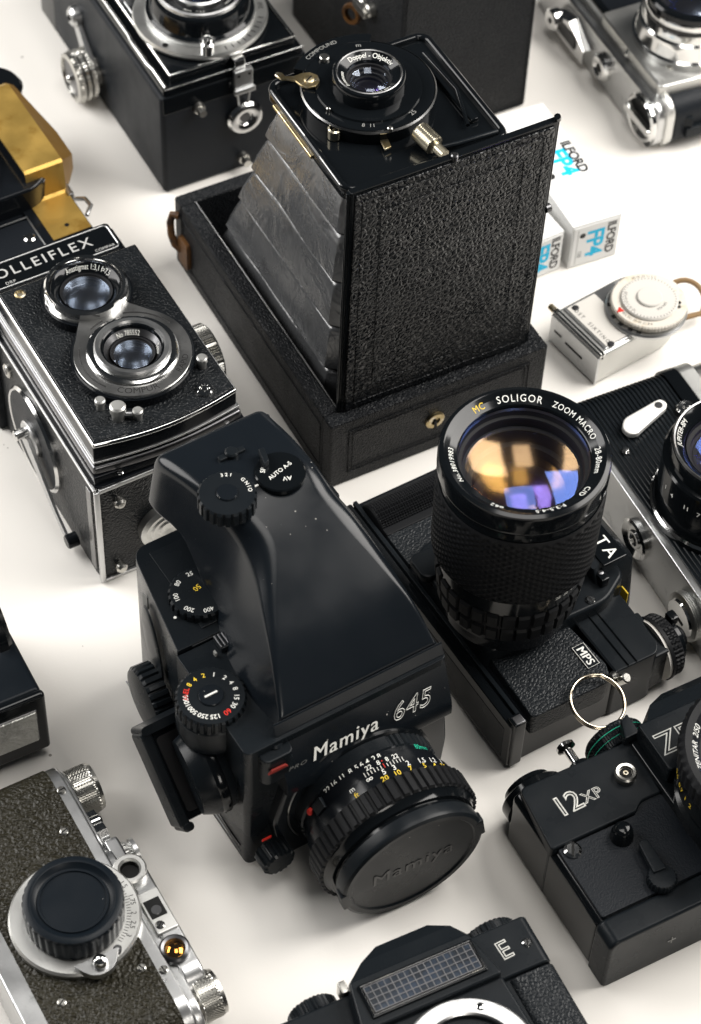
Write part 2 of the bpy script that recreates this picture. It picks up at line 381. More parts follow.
# ================================================================== TWIN LENS REFLEX (left)
def twin_lens_left():
    r=thing('twin_lens_camera','worn twin lens camera with grey metal lens plate and white ROLLEIFLEX nameplate','camera',-103,-45,31.5)
    b=M('old_leatherette'); b.rr(.6,70.4,.6,112,5,0,60,1.2); 
    b.use('black_paint'); b.rr(0,71,0,114,5,58,62,.5)
    b.build('body',r)
    # metal edge frame round the near face and along the sides
    f=M('satin_chrome'); f.box(-.3,2.2,-.5,1.2,3,60,.5); f.box(-.3,2.2,-.5,1.2,0.5,5,.8)
    f.box(68.5,71.3,-.5,1.2,1,60,.5); f.box(-.5,.9,0,113,60.6,61.9,.3); f.box(2,69,-.6,1,59,61.2,.3); f.box(2,69,-.5,1,.4,2,.3)
    f.use('worn_rail'); f.box(-.5,.7,3.5,8,6,57,.3)
    f.build('edge_frame',r)
    # stepped lens board (rounded lower edge)
    def bulge(x0,x1,y0,y1,bu,n=14):
        P=[(x0+(x1-x0)*k/n, y0-bu*math.sin(PI*k/n)**1.0) for k in range(n+1)]
        return P+[(x1,y1),(x0,y1)]
    st=M('black_paint'); st.poly(bulge(1.2,69.5,2,98,1.2),61.5,67,'z',.6)
    st.use('dark_steel'); st.poly(bulge(1.6,68.4,3,97,3),66.9,71.5,'z',1.3,3)
    st.use('satin_chrome'); st.poly(bulge(2.0,67.6,3.4,97,3.2),73.6,74.6,'z',.4,2)
    st.use('black_paint'); st.poly(bulge(2.6,66.6,4.2,96,3.2),71,83,'z',.5)
    st.build('lens_standard',r)
    pl=M('chrome'); pl.poly(bulge(2.4,66.4,3.4,96,4.0),83,85.2,'z',.7,3)
    pl.use('old_leatherette'); pl.poly(bulge(3.7,65.2,5,94.8,4.0),84.5,85.6,'z',.25,1)
    fp=pl.build('lens_board',r)
    # figure eight housing
    vx,vy,tx,ty=34.2,75.5,36.2,36.2
    def fig8(rv,rt,n=40):
        P=[]
        dx,dy=tx-vx,ty-vy; D=math.hypot(dx,dy); base=math.atan2(dy,dx)
        # arcs joined with waist fillet
        for k in range(n+1):
            a=base+math.radians(38)+ (2*PI-math.radians(76))*k/n
            P.append((vx+rv*math.cos(a),vy+rv*math.sin(a)))
        for k in range(n+1):
            a=base+PI+math.radians(46)+(2*PI-math.radians(92))*k/n
            P.append((tx+rt*math.cos(a),ty+rt*math.sin(a)))
        return P
    h=M('black_paint'); HO=[[(vx+14.3*math.cos(2*PI*k/48),vy+14.3*math.sin(2*PI*k/48)) for k in range(48)],[(tx+12.5*math.cos(2*PI*k/48),ty+12.5*math.sin(2*PI*k/48)) for k in range(48)]]
    h.plate(fig8(19.2,25.4),HO,85,90)
    h.use('chrome'); h.plate(fig8(18.4,24.8),HO,89.6,90.8)
    h.use('plate_metal'); h.plate(fig8(17.4,23.9),HO,90,91.3)
    ho=h.build('shutter_housing',fp)
    tm=M('black_ink'); tm.arc('COMPUR',2.9,21.2,-110,91.36,(tx,ty,0),bold=.02,inward=True)
    tm.arc('RAPID',2.5,21.4,-45,91.36,(tx,ty,0),inward=True)
    for a0,a1,rr_ in ((150,215,21.6),(20,75,21.5),(100,118,21)):
        n=14; pts=[(tx+rr_*math.cos(math.radians(a0+(a1-a0)*k/n)),ty+rr_*math.sin(math.radians(a0+(a1-a0)*k/n)),91.3) for k in range(n+1)]
        tm.tube(pts,.32)
    tm.build('lettering',fp)
    # viewing lens
    v=M('chrome'); v.lathe([(17.2,91),(17.2,94.5),(16.4,95.4),(15.2,95.4),(14.4,94),(14.2,92)],(vx,vy,0),seg=96,fn=lambda t_,i,q,hh:q-(.5 if i in(0,1) and abs(((t_*3/(2*PI))%1)-.5)<.12 else 0))
    v.use('gloss_black'); v.lathe([(14.3,93.5),(13.2,93),(11.2,90.6),(10.6,89.5)],(vx,vy,0),seg=64)
    v.use('white_ink'); v.arc('Anastigmat 1:3,1 f=7,5',1.55,12.4,60,92.1,(vx,vy,0),cone=1.2,bold=.015)
    v.build('lens_rim',r,'large viewing lens rim with white lettering'); lens_parts(r,(vx,vy,91),(0,0,1),10.9,5.2,'glass_clear',('glass_soft','glass_soft'),.8,1.6)
    w=M('chrome'); w.lathe([(19,91),(18.6,92.4),(17.4,93),(15.6,93)],(tx,ty,0),seg=96)
    w.use('satin_chrome'); w.lathe([(15.7,92.6),(15.7,94.4),(15,95.2),(13.4,95.2),(12.7,94)],(tx,ty,0),seg=96)
    w.use('gloss_black'); w.lathe([(12.8,94.3),(12.2,94),(11.6,91.5)],(tx,ty,0),seg=64)
    w.use('dark_steel'); w.lathe([(11.7,92.4),(8.6,89)],(tx,ty,0),seg=64)
    w.use('white_ink'); w.arc('No 785552',1.5,10.4,75,91.2,(tx,ty,0),cone=1.1,bold=.015); w.arc('Tessar',1.4,10.4,-20,91.2,(tx,ty,0),cone=1.1)
    w.build('lens_rim',r,'taking lens rim on the shutter plate'); lens_parts(r,(tx,ty,91),(0,0,1),9.2,5.2,'glass_clear',('glass_soft','glass_soft'),.7,1.5)
    # pegs, socket
    def peg(x,y,rr_,hh,head='dull_alloy',nm='peg'):
        p=M(head); p.lathe([(rr_*.8,85.4),(rr_*.8,85.4+hh*.5),(rr_,85.4+hh*.55),(rr_,85.4+hh*.9),(rr_*.75,85.4+hh),(0,85.4+hh)],(x,y,0),seg=28); p.build(nm,r)
    peg(13.5,19.5,2.2,5.5); peg(59.5,20.5,2.3,6); peg(17.5,11.5,3.3,8,'dull_alloy'); peg(24.5,8,2.2,5)
    a=M('satin_chrome'); a.tube([(17.5,11.5,88),(24.5,8,88)],1.1); a.build('release_lever',r)
    so=M('chrome'); so.lathe([(3.7,85),(3.7,86.6),(3.1,87.2),(2.2,87.2),(1.6,86.2),(1.2,86.9),(0,86.9)],(54.5,8.6,0),seg=36); so.build('sync_socket',r)
    s1=M('old_brass'); s1.lathe([(2.4,85.3),(2.4,86),(1.6,86.3),(1.2,85.8),(0,85.8)],(11,91,0),seg=24); s1.build('screw',r)
    screws(r,[(x,y,66.7) for x,y in ((12,0.2),(45,-1),(62,1.2))],r=1.4)
    # near face pins and film knob
    for x,z in ((10,50.5),(8.8,8)):
        p=M('nickel'); p.lathe([(0,0),(1.9,0),(1.9,1),(2.5,1.6),(2.5,3),(1.6,4),(0,4.2)],(x,.5,z),(0,-1,0),24); p.build('peg',r)
    k=M('dull_alloy'); k.lathe([(0,0),(12,0),(12,3.4),(11,4)]+[(11-1.6*j+.5*(j%2),4+.5*(j%2)) for j in range(1,7)]+[(0,4)],(30,.5,24),(0,-1,0),64); k.build('film_knob',r)
    # side disc with crank (left face)
    d=M('fine_leatherette'); d.disc(24,2.2,(0.6,60.5,31),(-1,0,0),.8,72)
    d.use('chrome'); d.lathe([(24.4,0),(24.4,1.4),(23.4,2.6),(22.6,2.2)],(0.6,60.5,31),(-1,0,0),72)
    dd=d.build('wind_disc',r)
    c=M('satin_chrome'); c.disc(8.5,2,(-1.6,60,33),(-1,0,0),.6,40); c.loft([[(-3.4,61-3,33+3),(-3.4,61+4,33-3),(-5,61+4,33-3),(-5,61-3,33+3)],[(-3.4,34,13),(-3.4,38,10.5),(-4.6,38,10.5),(-4.6,34,13)],[(-3.4,19,5.5),(-3.4,22,2.5),(-4.6,22,2.5),(-4.6,19,5.5)]])
    c.use('chrome'); c.disc(2.4,6,(-3,62,36),(-1,0,0),.5,20); c.use('black_paint'); c.disc(3.2,5,(-1,21,8),(-1,0,0),.5,24)
    c.build('wind_crank',dd)
    sb=M('nickel'); sb.disc(3.4,1.4,(.6,86.5,48.5),(-1,0,0),.5,28); sb.use('dark_steel'); sb.disc(1.6,1.7,(.6,86.5,48.5),(-1,0,0),.3,16); sb.build('side_stud',r)
    # focusing knob right
    fk=M('nickel'); fk.lathe([(0,0),(13,0),(13.5,.8),(13.5,7),(12.6,8),(0,8)],(71,50,55),(1,0,0),160,lambda t_,i,q,hh:q+(.25 if int(t_*80/PI/2*2)%2 else -.25) if i in(2,3) else q); fk.build('focus_knob',r)
    # hood and nameplate
    hd=M('fine_leatherette'); hd.box(-3,68,97,122,0,70,1.2)
    for j in range(5): hd.use('black_paint'); hd.box(66+j*.9,67+j*.9,100,121,10,72-j*3.2,.25,1)
    hd.build('focusing_hood',r)
    npm=M('gloss_black'); npm.rr(-6,65.5,105.5,122.5,2,70,75,.5)
    npm.use('satin_chrome'); 
    npm.tube([(x,y,75) for x,y in rpoly(-4.6,64.2,107,121.2,2.2)],.45,True)
    npm.use('light_grey_ink'); npm.text('ROLLEIFLEX',5.4,(29,115.2,75.1),bold=.04,space=1.28)
    npm.text('COMPAR',1.6,(58,108.9,75.1)); npm.text('DRP',1.6,(14,108.9,75.1),space=1.2)
    npm.build('nameplate',r)
twin_lens_left()

# ================================================================== FOLDING CAMERA with bellows
def folding_camera():
    r=thing('folding_camera','open black leather folding camera with raised bellows and upright leather door','camera',-10,12,30)
    X1,Y1,ZT=107,155,41
    b=M('case_leather')
    w=7.5
    b.box(0,X1,0,w,0,ZT,1.2,3); b.box(0,X1,Y1-w,Y1,0,ZT,1.2,3); b.box(0,w,w-.5,Y1-w+.5,0,ZT-.01,1.2,3); b.box(X1-w,X1,w-.5,Y1-w+.5,0,ZT-.01,1.2,3)
    b.use('matt_black'); b.box(w-1,X1-w+1,w-1,Y1-w+1,.5,12,.1,1)
    b.use('case_leather')
    # tooled lines on near and left faces
    def frame_y(y,x0,x1,z0,z1,rr_=.35):
        b.tube([(x0,y,z0),(x1,y,z0),(x1,y,z1),(x0,y,z1)],rr_,True,6)
    frame_y(-.02,9,X1-9,7,ZT-7); frame_y(-.02,11,X1-11,9,ZT-9,.25)
    b.tube([(-.02,9,7),(-.02,Y1-9,7),(-.02,Y1-9,ZT-7),(-.02,9,ZT-7)],.35,True,6)
    b.build('body',r)
    t=M('worn_rail'); t.box(w-.3,w+.3,w,Y1-w,ZT-.3,ZT+.25,.1,1); 
    t.build('rim_edge',r)
    k=M('old_brass'); k.lathe([(0,0),(4.6,0),(4.6,.7),(4,1.1),(2.2,1.1),(2,.2),(0,.2)],(51.5,0,20),(0,-1,0),36)
    k.use('hole_black'); k.box(50.8,52.2,-1.3,0,14.6,20,.1,1); k.build('keyhole',r)
    s=M('brown_leather')
    s.tube([(-.2,Y1-5,33),(-2.4,Y1-3,33),(-3.6,Y1-3,29),(-3.8,Y1-4,22),(-3,Y1-6,17),(-1,Y1-9,15)],1.9,seg=8)
    s.rr(Y1-17,Y1-7,8,24,2,-2.2,.2,.5,'x'); s.build('strap_loop',r)
    # leather door standing at the near side, leaning a touch
    T=fr((0,5.6,ZT-.4),(0,0,1))
    d=M('gloss_black'); 
    dp=[(7.4,0),(99,0),(101,129),(8.2,128.4)]
    d.poly(dp,0,3.2,'y',.7,2,T)
    d.use('door_leather'); d.poly([(9.2,1.5),(97.4,1.5),(99.3,127.2),(10,126.6)],-.9,.2,'y',.5,2,T)
    for q,rr_ in ((3.5,.2),(12,.2)):
        x0,x1=9.6+q,98-q; zt0=126.4-q; zt1=127-q
        d.tube([(x0,-.92,1.5+q),(x1,-.92,1.5+q),(x1,-.92,zt1),(x0,-.92,zt0)],rr_,True,6,T)
    d.use('gloss_black'); d.tube([(7,1.4,0),(7.8,1.4,128)],1.0,seg=10,T=T); d.tube([(99.6,1.4,0),(101.4,1.4,129)],.9,seg=10,T=T)
    d.tube([(101.4,1.4,128.5),(100.4,.6,131)],1.4,seg=10,T=T)
    d.use('dark_steel'); d.disc(1.9,2.6,(100.6,1,80),(1,0,0),.5,16,T=T); d.disc(1.6,3,(54,.5,127),(0,0,1),.5,16,T=T)
    d.build('door',r,'upright leather covered door')
    # bellows: stepped folds, from the body opening up to the lens standard
    bx0,bx1,by0,by1=11,96,24,140
    tx0,tx1,ty0,ty1=17,87,24,87
    z0,z1=16,148.5
    bl=M('bellows_cloth'); rings=[]; nf=5; sub=4
    def ring(u,ins):
        x0=bx0+(tx0-bx0)*u+ins; x1=bx1+(tx1-bx1)*u-ins; y0=by0+(ty0-by0)*u+ins; y1=by1+(ty1-by1)*u-ins; z=z0+(z1-z0)*u
        c=5; P=[(x0+c,y0),(x1-c,y0),(x1,y0+c),(x1,y1-c),(x1-c,y1),(x0+c,y1),(x0,y1-c),(x0,y0+c)]
        out=[]
        for i in range(8):
            a=P[i]; q=P[(i+1)%8]
            for k in range(6):
                px=a[0]+(q[0]-a[0])*k/6; py=a[1]+(q[1]-a[1])*k/6
                w_=noise.noise(Vector((px*.05,py*.05,z*.08)))*1.0
                out.append((px+w_*.6,py+w_*.6,z+w_*.8))
        return out
    for f in range(nf):
        for k,(du,ins) in enumerate(((0,5.0),(.05,.6),(.085,-.6),(.12,-1.0),(.5,-.2),(.90,.7),(.955,1.6))):
            rings.append(ring((f+du)/nf,ins))
    rings.append(ring(1,0)); bl.loft(rings,sharp=40,rows=[7*f+k for f in range(nf) for k in (0,1,2,6)]+[7*nf-1],rowmat='matt_black'); bl.build('bellows',r)  # groove faces coloured matt black: dark pleat edges, with crease shade painted in
    # lens standard frame
    zt=151
    s=M('gloss_black'); s.rr(15,90,22,93,5,zt-5,zt,1.2,seg=3)
    s.build('lens_standard',r)
    rim=M('gloss_black'); pts=rpoly(16,89,23,92,5); rim.tube([(x,y,zt+.6) for x,y in pts],1.7,True,10)
    rim.use('worn_rail'); rim.tube([(15.4,86,zt+1.2),(15.6,58,zt+1.5),(17.2,54,zt),(17.2,48,zt),(15.4,44,zt+1.5),(15.4,27,zt+1.2)],.8,seg=8)
    rim.use('old_brass'); rim.box(14,15.6,50,84,zt-4,zt-2.4,.2,1)
    rim.build('standard_rim',r)
    cx,cy=49.5,68.0
    sh=M('gloss_black'); sh.lathe([(27.5,zt-1),(27.5,zt+6),(26.8,zt+7),(25.4,zt+7.4),(22,zt+6.6),(21.6,zt+7.4),(15,zt+7.8),(14.5,zt+7.6)],(cx,cy,0),seg=96)
    sh.use('worn_rail'); sh.lathe([(27.7,zt+5.6),(27.9,zt+6.2),(27.3,zt+6.9)],(cx,cy,0),seg=96)
    # speed sector on the far side
    P=[(cx+27*math.cos(math.radians(a)),cy+27*math.sin(math.radians(a))) for a in range(60,136,5)]+[(cx+32*math.cos(math.radians(a)),cy+32*math.sin(math.radians(a))) for a in range(135,59,-5)]
    sh.use('gloss_black'); sh.poly(P,zt+1,zt+7,'z',.4)
    sh.use('grey_ink'); sh.arc('COMPOUND',2.0,29.4,105,zt+7.1,(cx,cy,0)); sh.arc('m',2.2,24,72,zt+7.5,(cx,cy,0))
    sh.arc('25',2.2,23.8,-70,zt+7.5,(cx,cy,0),inward=True); sh.arc('8  11',1.9,24.2,-118,zt+7.5,(cx,cy,0),inward=True); sh.arc('C',2,22,150,zt+7.5,(cx,cy,0))
    so=sh.build('shutter',r)
    for a,rr_,q in ((112,23.6,2.1),(150,22,1.1),(196,22.5,.9),(260,27.6,1.2)):
        x,y=cx+rr_*math.cos(math.radians(a)),cy+rr_*math.sin(math.radians(a)); br=M('nickel'); br.disc(q,1.8,(x,y,zt+7),(0,0,1),.4,20); br.build('stud',so)
    br=M('warm_nickel'); br.lathe([(0,0),(2.9,0),(2.9,4.2),(2.1,4.6),(1.6,3.2),(0,3.2)],(26.5,53.5,zt+.5),seg=28)
    br.build('stud',so)
    lv=M('old_brass'); Pl=[]
    Pl=[(9.5,86),(8,87.2),(8.8,89.4),(11.2,89.2),(13,87),(16.8,87.6),(20.2,90.2),(24,91.4),(27.8,89.8),(29.2,86),(27.8,82.2),(24.2,80.6),(20.8,81.8),(18,84.4),(14,85),(11.4,84.6)]
    TL_=Matrix.Translation((28.5,80,0))@Matrix.Rotation(math.radians(-34),4,'Z')@Matrix.Scale(.88,4,(1,0,0))@Matrix.Scale(.88,4,(0,1,0))@Matrix.Translation((-24.2,-86,0))
    lv.poly(Pl,zt+7.5,zt+8.7,'z',.3,1,T=TL_); screw(lv,(28.5,80,zt+8.6),(0,0,1),2.2,.8,(1,.6,0),'old_brass'); lv.build('release_lever',r)
    ln=M('gloss_black'); ln.lathe([(15.6,zt+7),(15.4,zt+13),(14.6,zt+14.2),(13.2,zt+14.4),(12.4,zt+13.8),(9.6,zt+12.2),(9.2,zt+11)],(cx,cy,0),seg=80)
    ln.use('worn_rail'); ln.lathe([(13.6,zt+14.5),(13.2,zt+14.7),(12.7,zt+14.5)],(cx,cy,0),seg=80)
    ln.use('white_ink'); ln.arc('Doppel - Objektiv',1.9,11.0,58,zt+13.1,(cx,cy,0),cone=.55,bold=.02); ln.arc('Ernemann',1.6,11.0,-190,zt+13.1,(cx,cy,0),cone=.55,bold=.01)
    ln.arc('1:6,8  f=13,5',1.2,11.0,-90,zt+13.1,(cx,cy,0),cone=.55); ln.build('lens_rim',r)
    lens_parts(r,(cx,cy,zt+12.3),(0,0,1),9.6,8,'glass_clear',('glass_clear','glass_violet'),.55,2.6)
    pt=M('old_brass'); pt.poly([(37.5,30),(41.5,30.5),(43.2,40),(41.8,43.5),(39.3,40.4)],zt+1.2,zt+2.4,'z',.25,1,T=Matrix.Translation((2.2,5.5,0))@Matrix.Translation((40,36,0))@Matrix.Scale(.85,4,(1,0,0))@Matrix.Scale(.85,4,(0,1,0))@Matrix.Translation((-40,-36,0))); pt.build('pointer',r)
    kn=M('warm_nickel'); F=fr((55.5,36.5,zt+6.2),(.22,-1,-.12))@Matrix.Scale(.88,4)
    kn.lathe([(0,0),(4.4,0),(4.8,.5)]+[(4.8,.5+.55*j) for j in range(1,20)]+[(4.3,11.4),(2.6,11.6),(2.6,18),(0,18)],seg=80,fn=lambda t_,i,q,hh:q-.14+.2*((int(t_*40/(2*PI)*2)+i)%2) if 2<i<22 else q,T=F); kn.build('focus_knob',r)
    ct=M('satin_black'); ct.tube([(58,29,zt+1.5),(68,26.5,zt+2.4),(78,25.5,zt+3),(86,26,zt+2)],1.1,seg=8); ct.use('gloss_black'); ct.box(79.5,83.5,36,78,zt,zt+2.4,.8); ct.tube([(77,34,zt+2.4),(83,54,zt+2.8),(82,80,zt+2.4)],.9,seg=8); ct.build('finder_frame',r)
folding_camera()
# ================================================================== MEDIUM FORMAT with prism (centre)
def fillet(P,rs,n=5):
    out=[]; m=len(P)
    for i in range(m):
        a=Vector(P[i-1]);b=Vector(P[i]);c=Vector(P[(i+1)%m]); r=rs[i]
        if r<=0: out+= [tuple(b)]*(n+1); continue
        u=(a-b); v=(c-b); d=min(r,u.length*.48,v.length*.48); p=b+u.normalized()*d; q=b+v.normalized()*d
        for k in range(n+1):
            t_=k/n; out.append(tuple(p*(1-t_)**2+b*2*t_*(1-t_)+q*t_*t_))
    return out
def smooth_stations(st,n=5):
    """Catmull-Rom between lists of numbers"""
    out=[]
    for i in range(len(st)-1):
        p0=st[max(0,i-1)];p1=st[i];p2=st[i+1];p3=st[min(len(st)-1,i+2)]
        for k in range(n):
            t=k/n
            out.append([.5*((2*b)+(-a+c)*t+(2*a-5*b+4*c-d)*t*t+(-a+3*b-3*c+d)*t**3) for a,b,c,d in zip(p0,p1,p2,p3)])
    out.append(list(st[-1])); return out
def medium_format():
    r=thing('medium_format_camera','large black camera with tall prism hump, capped lens and white Mamiya 645 lettering','camera',-27.4,-177.8,34)
    b=M('black_plastic')
    # right grip half (left in the picture): front housing and rear magazine
    b.poly(fillet([(-5,3),(82,3),(82,54.5),(-5,54.5)],[3,3,.5,.5]),2,79,'z',1.6,3)
    b.build('body',r)
    bm_=M('black_plastic'); bm_.poly(fillet([(-4,55.5),(80,55.5),(80,106),(4,106)],[.5,.5,3,7]),3,80,'z',3.6,4)
    bm_.use('satin_black'); bm_.poly(fillet([(62,36),(84,18),(98,24),(100,60),(84,70),(66,62)],[4]*6),-7.2,-4.6,'x',1.2,3) if False else None
    # oval pad on the side
    T=fr((-1.6,80,52),(-1,.16,0),(0,-.35,-1))
    bm_.use('satin_black'); bm_.lathe([(0,1.2),(8,1.2),(9.6,.7),(10,0)],(0,0,0),seg=48,T=T@Matrix.Scale(1.9,4,(1,0,0)))
    bm_.use('grey_ink'); bm_.box(-.3,.1,-1.5,1.5,-4,4,0,T=fr((1.0,90,68),(0,0,1),(1,.16,0)))
    bm_.build('film_magazine',r)
    st=M('satin_black'); st.box(2,78,55,57.3,2.5,79.6,.4); st.box(9,50,60,101,80,80.6,.3); st.build('magazine_seam',r)
    # base
    bs=M('satin_black'); bs.box(-3,79,6,102,0,4,1); bs.use('worn_rail'); bs.tube([(-4.9,8,5.5),(-4.9,100,5.5)],.35,seg=6); bs.tube([(-5.2,8,10),(-5.2,52,10)],.3,seg=6); bs.build('base_plate',r)
    # front plate
    fp=M('roof_plastic'); 
    fp.poly(fillet([(8,4),(80,4),(82,30),(80,50),(76,54),(14,54),(9,50),(4,30)],[4,4,4,3,3,3,3,3]),-2,6,'y',1.5,3)
    fp.build('front_plate',r)
    # prism: lofted roof
    # station: y, xl_bottom, xr_bottom, z_bottom, xl_top, xr_top, z_top, r
    S_=[(7.2,8,81,60,11,79,84.5,2.5),
        (9,8,81,62,12,78.8,87.5,2.5),
        (22,7,81,72,17.5,76.5,99.5,2.5),
        (38,9,80.5,76,24,74.5,108.5,5),
        (54,13,79.5,79,30,72.5,116.5,8),
        (66,17,77,80,30,70,121,8),
        (78,18.5,74.5,84,26.5,69,124,6),
        (92,18.5,72.5,94,23,68,124.3,5),
        (106,16,71,94,19.5,67,122.5,5),
        (112,15.5,70,95,19.5,66.5,120.5,4),
        (114.5,17,68,96,22,65,117,4)]
    rings=[]
    for y,a,c,z0,d,e,z1,q in smooth_stations(S_,5):
        P=fillet([(a,z0),(c,z0),(e,z1),(d,z1)],[2,2,q,q],6); rings.append([(x,y,z) for x,z in P])
    p=M('roof_plastic'); p.loft(rings,sharp=45); pr=p.build('prism_finder',r)
    # seam between roof and front, thin dark gap with bright lip
    g=M('roof_plastic'); g.poly(fillet([(-4,50),(-4,56.5),(6.4,84.2),(7.0,84.6),(7.0,50)],[1,5,1.2,.3,1],4),8.5,81.2,'x',1.6,3); g.build('name_panel',r)
    nf=M('satin_black'); nf.box(28,69,111,113,100,116,.8); nf.build('eyepiece_frame',r)
    # lettering on the front: lies on the sloping nameplate
    # nameplate slopes between (y=-1,z=66) and (y=3,z=84)
    lt=M('white_ink'); nrm=(0,-.936,.351)
    lt.text('Mamiya',6.0,(34.5,-1.55,64.6),(1,0,0),nrm,bold=.10,shear=.25,space=1.12)
    l_=lt.build('lettering',r)
    l2=M('white_ink'); l2.text('645',7.6,(63.5,-1.15,65.9),(1,0,0),nrm,outline=.16,shear=.3,space=1.08); l2.build('lettering',r)
    # dials on the prism
    def dial(name,c,R,h,n,par,ring_txt=(),top='roof_plastic',hub=True,axis=(0,0,1)):
        m=M('satin_black'); m.lathe([(0,0),(R,0),(R,h-.8),(R-.8,h),(R-1.6,h),(0,h)],c,axis,n*6,lambda t_,i,q,hh:q-.75*(max(0,math.sin(t_*n))**.5) if i in(1,2) else q)
        m.use(top); 
        if hub: m.disc(R*.36,.7,(c[0],c[1],c[2]+h),axis,.3,40)
        for col,s,cap,rad,a in ring_txt:
            m.use(col); m.arc(s,cap,rad,a,h+.06,c,axis,bold=.02)
        return m
    d=dial('dial',(30.5,77.5,122.5),11.0,6.5,22,pr,[('white_ink','G N I O',1.5,8.6,-2),('white_ink','3 2 1',1.5,8.6,62)]); d.build('exposure_dial',r)
    e=M('gloss_black'); e.disc(9.6,2.2,(54,79,123.4),(0,0,1),.5,56); e.use('satin_black'); e.poly([(49.4,82.5),(52,83.5),(53.6,90),(51.2,90.5)],125.6,128.6,'z',.5)
    e.use('white_ink'); e.text('AUTO A-S',1.75,(54,79.2,125.66),(1,.25,0),bold=.02); e.text('AV',1.9,(54.5,74.6,125.66),(-1,.4,0),bold=.02); e.text('SP',1.8,(48.6,82.5,125.66),(.6,.8,0),bold=.02); e.box(42.2,44.2,78,78.6,124.05,124.5,0)
    e.build('mode_selector',r)
    lk=M('satin_black'); lk.disc(2.6,2.4,(43,96,124),(0,0,1),.6,24); lk.box(37.5,48.5,94.6,97.2,124,125.4,.5); lk.build('lock_lever',r)
    i=dial('dial',(15.5,73,79.8),12,4.2,24,r,[('white_ink','100',1.9,9.2,168),('white_ink','200',1.9,9.2,215),('white_ink','400',1.9,9.2,262),('white_ink','80',1.9,9.2,125),('white_ink','25',1.9,9.2,85)],hub=False)
    i.use('yellow_ink'); i.text('50',2.2,(15.5,75,84.06),(-1,-.3,0),bold=.02); i.use('white_ink'); i.disc(.6,.3,(2.6,69,80.9),(0,0,1),.1,12); i.build('film_speed_dial',r)
    sw=M('satin_black'); sw.box(10,15,47,54,79,82,.6)
    for k in range(3): sw.use('dark_steel'); sw.box(10.2+k*1.6,10.9+k*1.6,47.5,53.5,81.9,82.6,.2,1)
    sw.use('grey_ink'); sw.box(7.2,8,46.8,48.4,79.2,81.2,0); sw.build('switch',r)
    pod=M('black_plastic'); pod.lathe([(0,62),(12.8,62),(13.4,66),(13.4,75),(12.6,75.8),(0,75.8)],(-3.6,31.0,0),seg=72); pod.build('dial_pod',r)
    tx=[('white_ink','1',1.9,9.0,68),('white_ink','2',1.9,9.0,42),('white_ink','4',1.9,9.0,22),('white_ink','8',1.9,9.0,3),('white_ink','15',1.9,9.0,-20),('white_ink','30',1.9,9.0,-43),('red_ink','60',2.1,9.0,-66),
        ('white_ink','125',1.9,9.0,-96),('white_ink','250',1.9,9.0,-124),('white_ink','500',1.9,9.0,-152),('white_ink','1000',1.9,9.0,-182),('yellow_ink','2',1.9,9.0,92),('yellow_ink','4',1.9,9.0,114),('yellow_ink','8',1.9,9.0,133),('red_ink','AEL',1.9,9.0,156),('red_ink','A',1.9,9.0,172)]
    sd=dial('dial',(-3.6,31.0,75.6),13.2,6.2,30,r,[])
    for col,s,cap,rad,a in tx:
        sd.use(col); sd.arc(s,cap,9.4,a-14,6.28,(-3.6,31.0,75.6),bold=.03)
    sd.use('white_ink'); sd.box(-6.2,-1.0,30.7,31.4,82.4,83.0,0)
    sd.build('shutter_dial',r)
    # side knob
    k=M('satin_black'); k.lathe([(0,0),(15.2,0),(15.2,6.6),(14.2,7.8),(10,8.6),(0,9)],(-4,71,31),(-1,.05,0),168,lambda t_,i,q,hh:q-.9*(max(0,math.sin(t_*28))**.5) if i in(1,2) else q); k.build('wind_knob',r)
    # hooded side finder: tilted frame facing front and up, on a round neck
    T=Matrix.Translation((-30,23.5,60))@Matrix.Rotation(math.radians(56),4,'X')
    # local: x right along x, y up along the tilted face, z outwards
    T=fr((-23.5,33,39),(0,-.62,.785),(1,0,0))
    h=M('satin_black'); h.rr(-2.4,2.0,-20.5,19,1.6,-12,1.5,.8,T=T)           # flange strip seen at the left
    h.use('gloss_black'); h.rr(-.5,22,-19,18.5,2.5,-15,-.2,1.2,T=T)
    h.use('satin_black'); h.rr(-1.5,20,17.5,21,1.8,-13,2,.8,T=T); h.rr(-1.5,3,-22.5,-19,1.6,-12,1.8,.8,T=T)
    h.use('matt_black'); h.rr(3,20,-16,15,1.5,-.6,.05,.2,T=T)
    h.build('side_grip',r,'tilted hooded grip at the left side')
    nk=M('black_plastic'); nk.lathe([(0,-10),(15,-10),(17,-5),(17,0),(15,6),(12,10),(0,10)],(-7,25,44),(1,-.12,.1),72); nk.use('gloss_black'); nk.lathe([(17.1,-3),(17.6,-2),(17.6,0),(17.1,1)],(-7,25,44),(1,-.12,.1),72); nk.build('grip_neck',r)
    bt=M('gloss_black'); bt.use('satin_black'); bt.lathe([(0,0),(2.8,0),(2.8,1.4),(2,2.0),(0,1.6)],(8,5,75.4),(0,-.3,1),28); bt.rr(0,13,-1.5,16,3,60,75.4,.8); bt.build('release_button',r)
    rd=M('dull_red'); rd.poly([(1,69),(9.5,69),(8.5,70.6),(2.6,71)],-2.6,-1.7,'y',.15,1); rd.build('red_mark',r)
    pt=M('grey_ink'); pt.text('PRO',2.4,(13.5,-2.3,65.6),(1,0,0),(0,-1,0),shear=.3,space=1.3); pt.build('lettering',r)
    sm=M('satin_black'); sm.lathe([(0,0),(6.6,0),(6.6,7),(5.6,8),(0,8)],(2.5,-1.5,15),(0,-1,0),96,knurl(16,.35)); sm.use('red_ink'); sm.box(-1.5,2.5,-2.6,-2.3,24.5,26,0); sm.build('lower_knob',r)
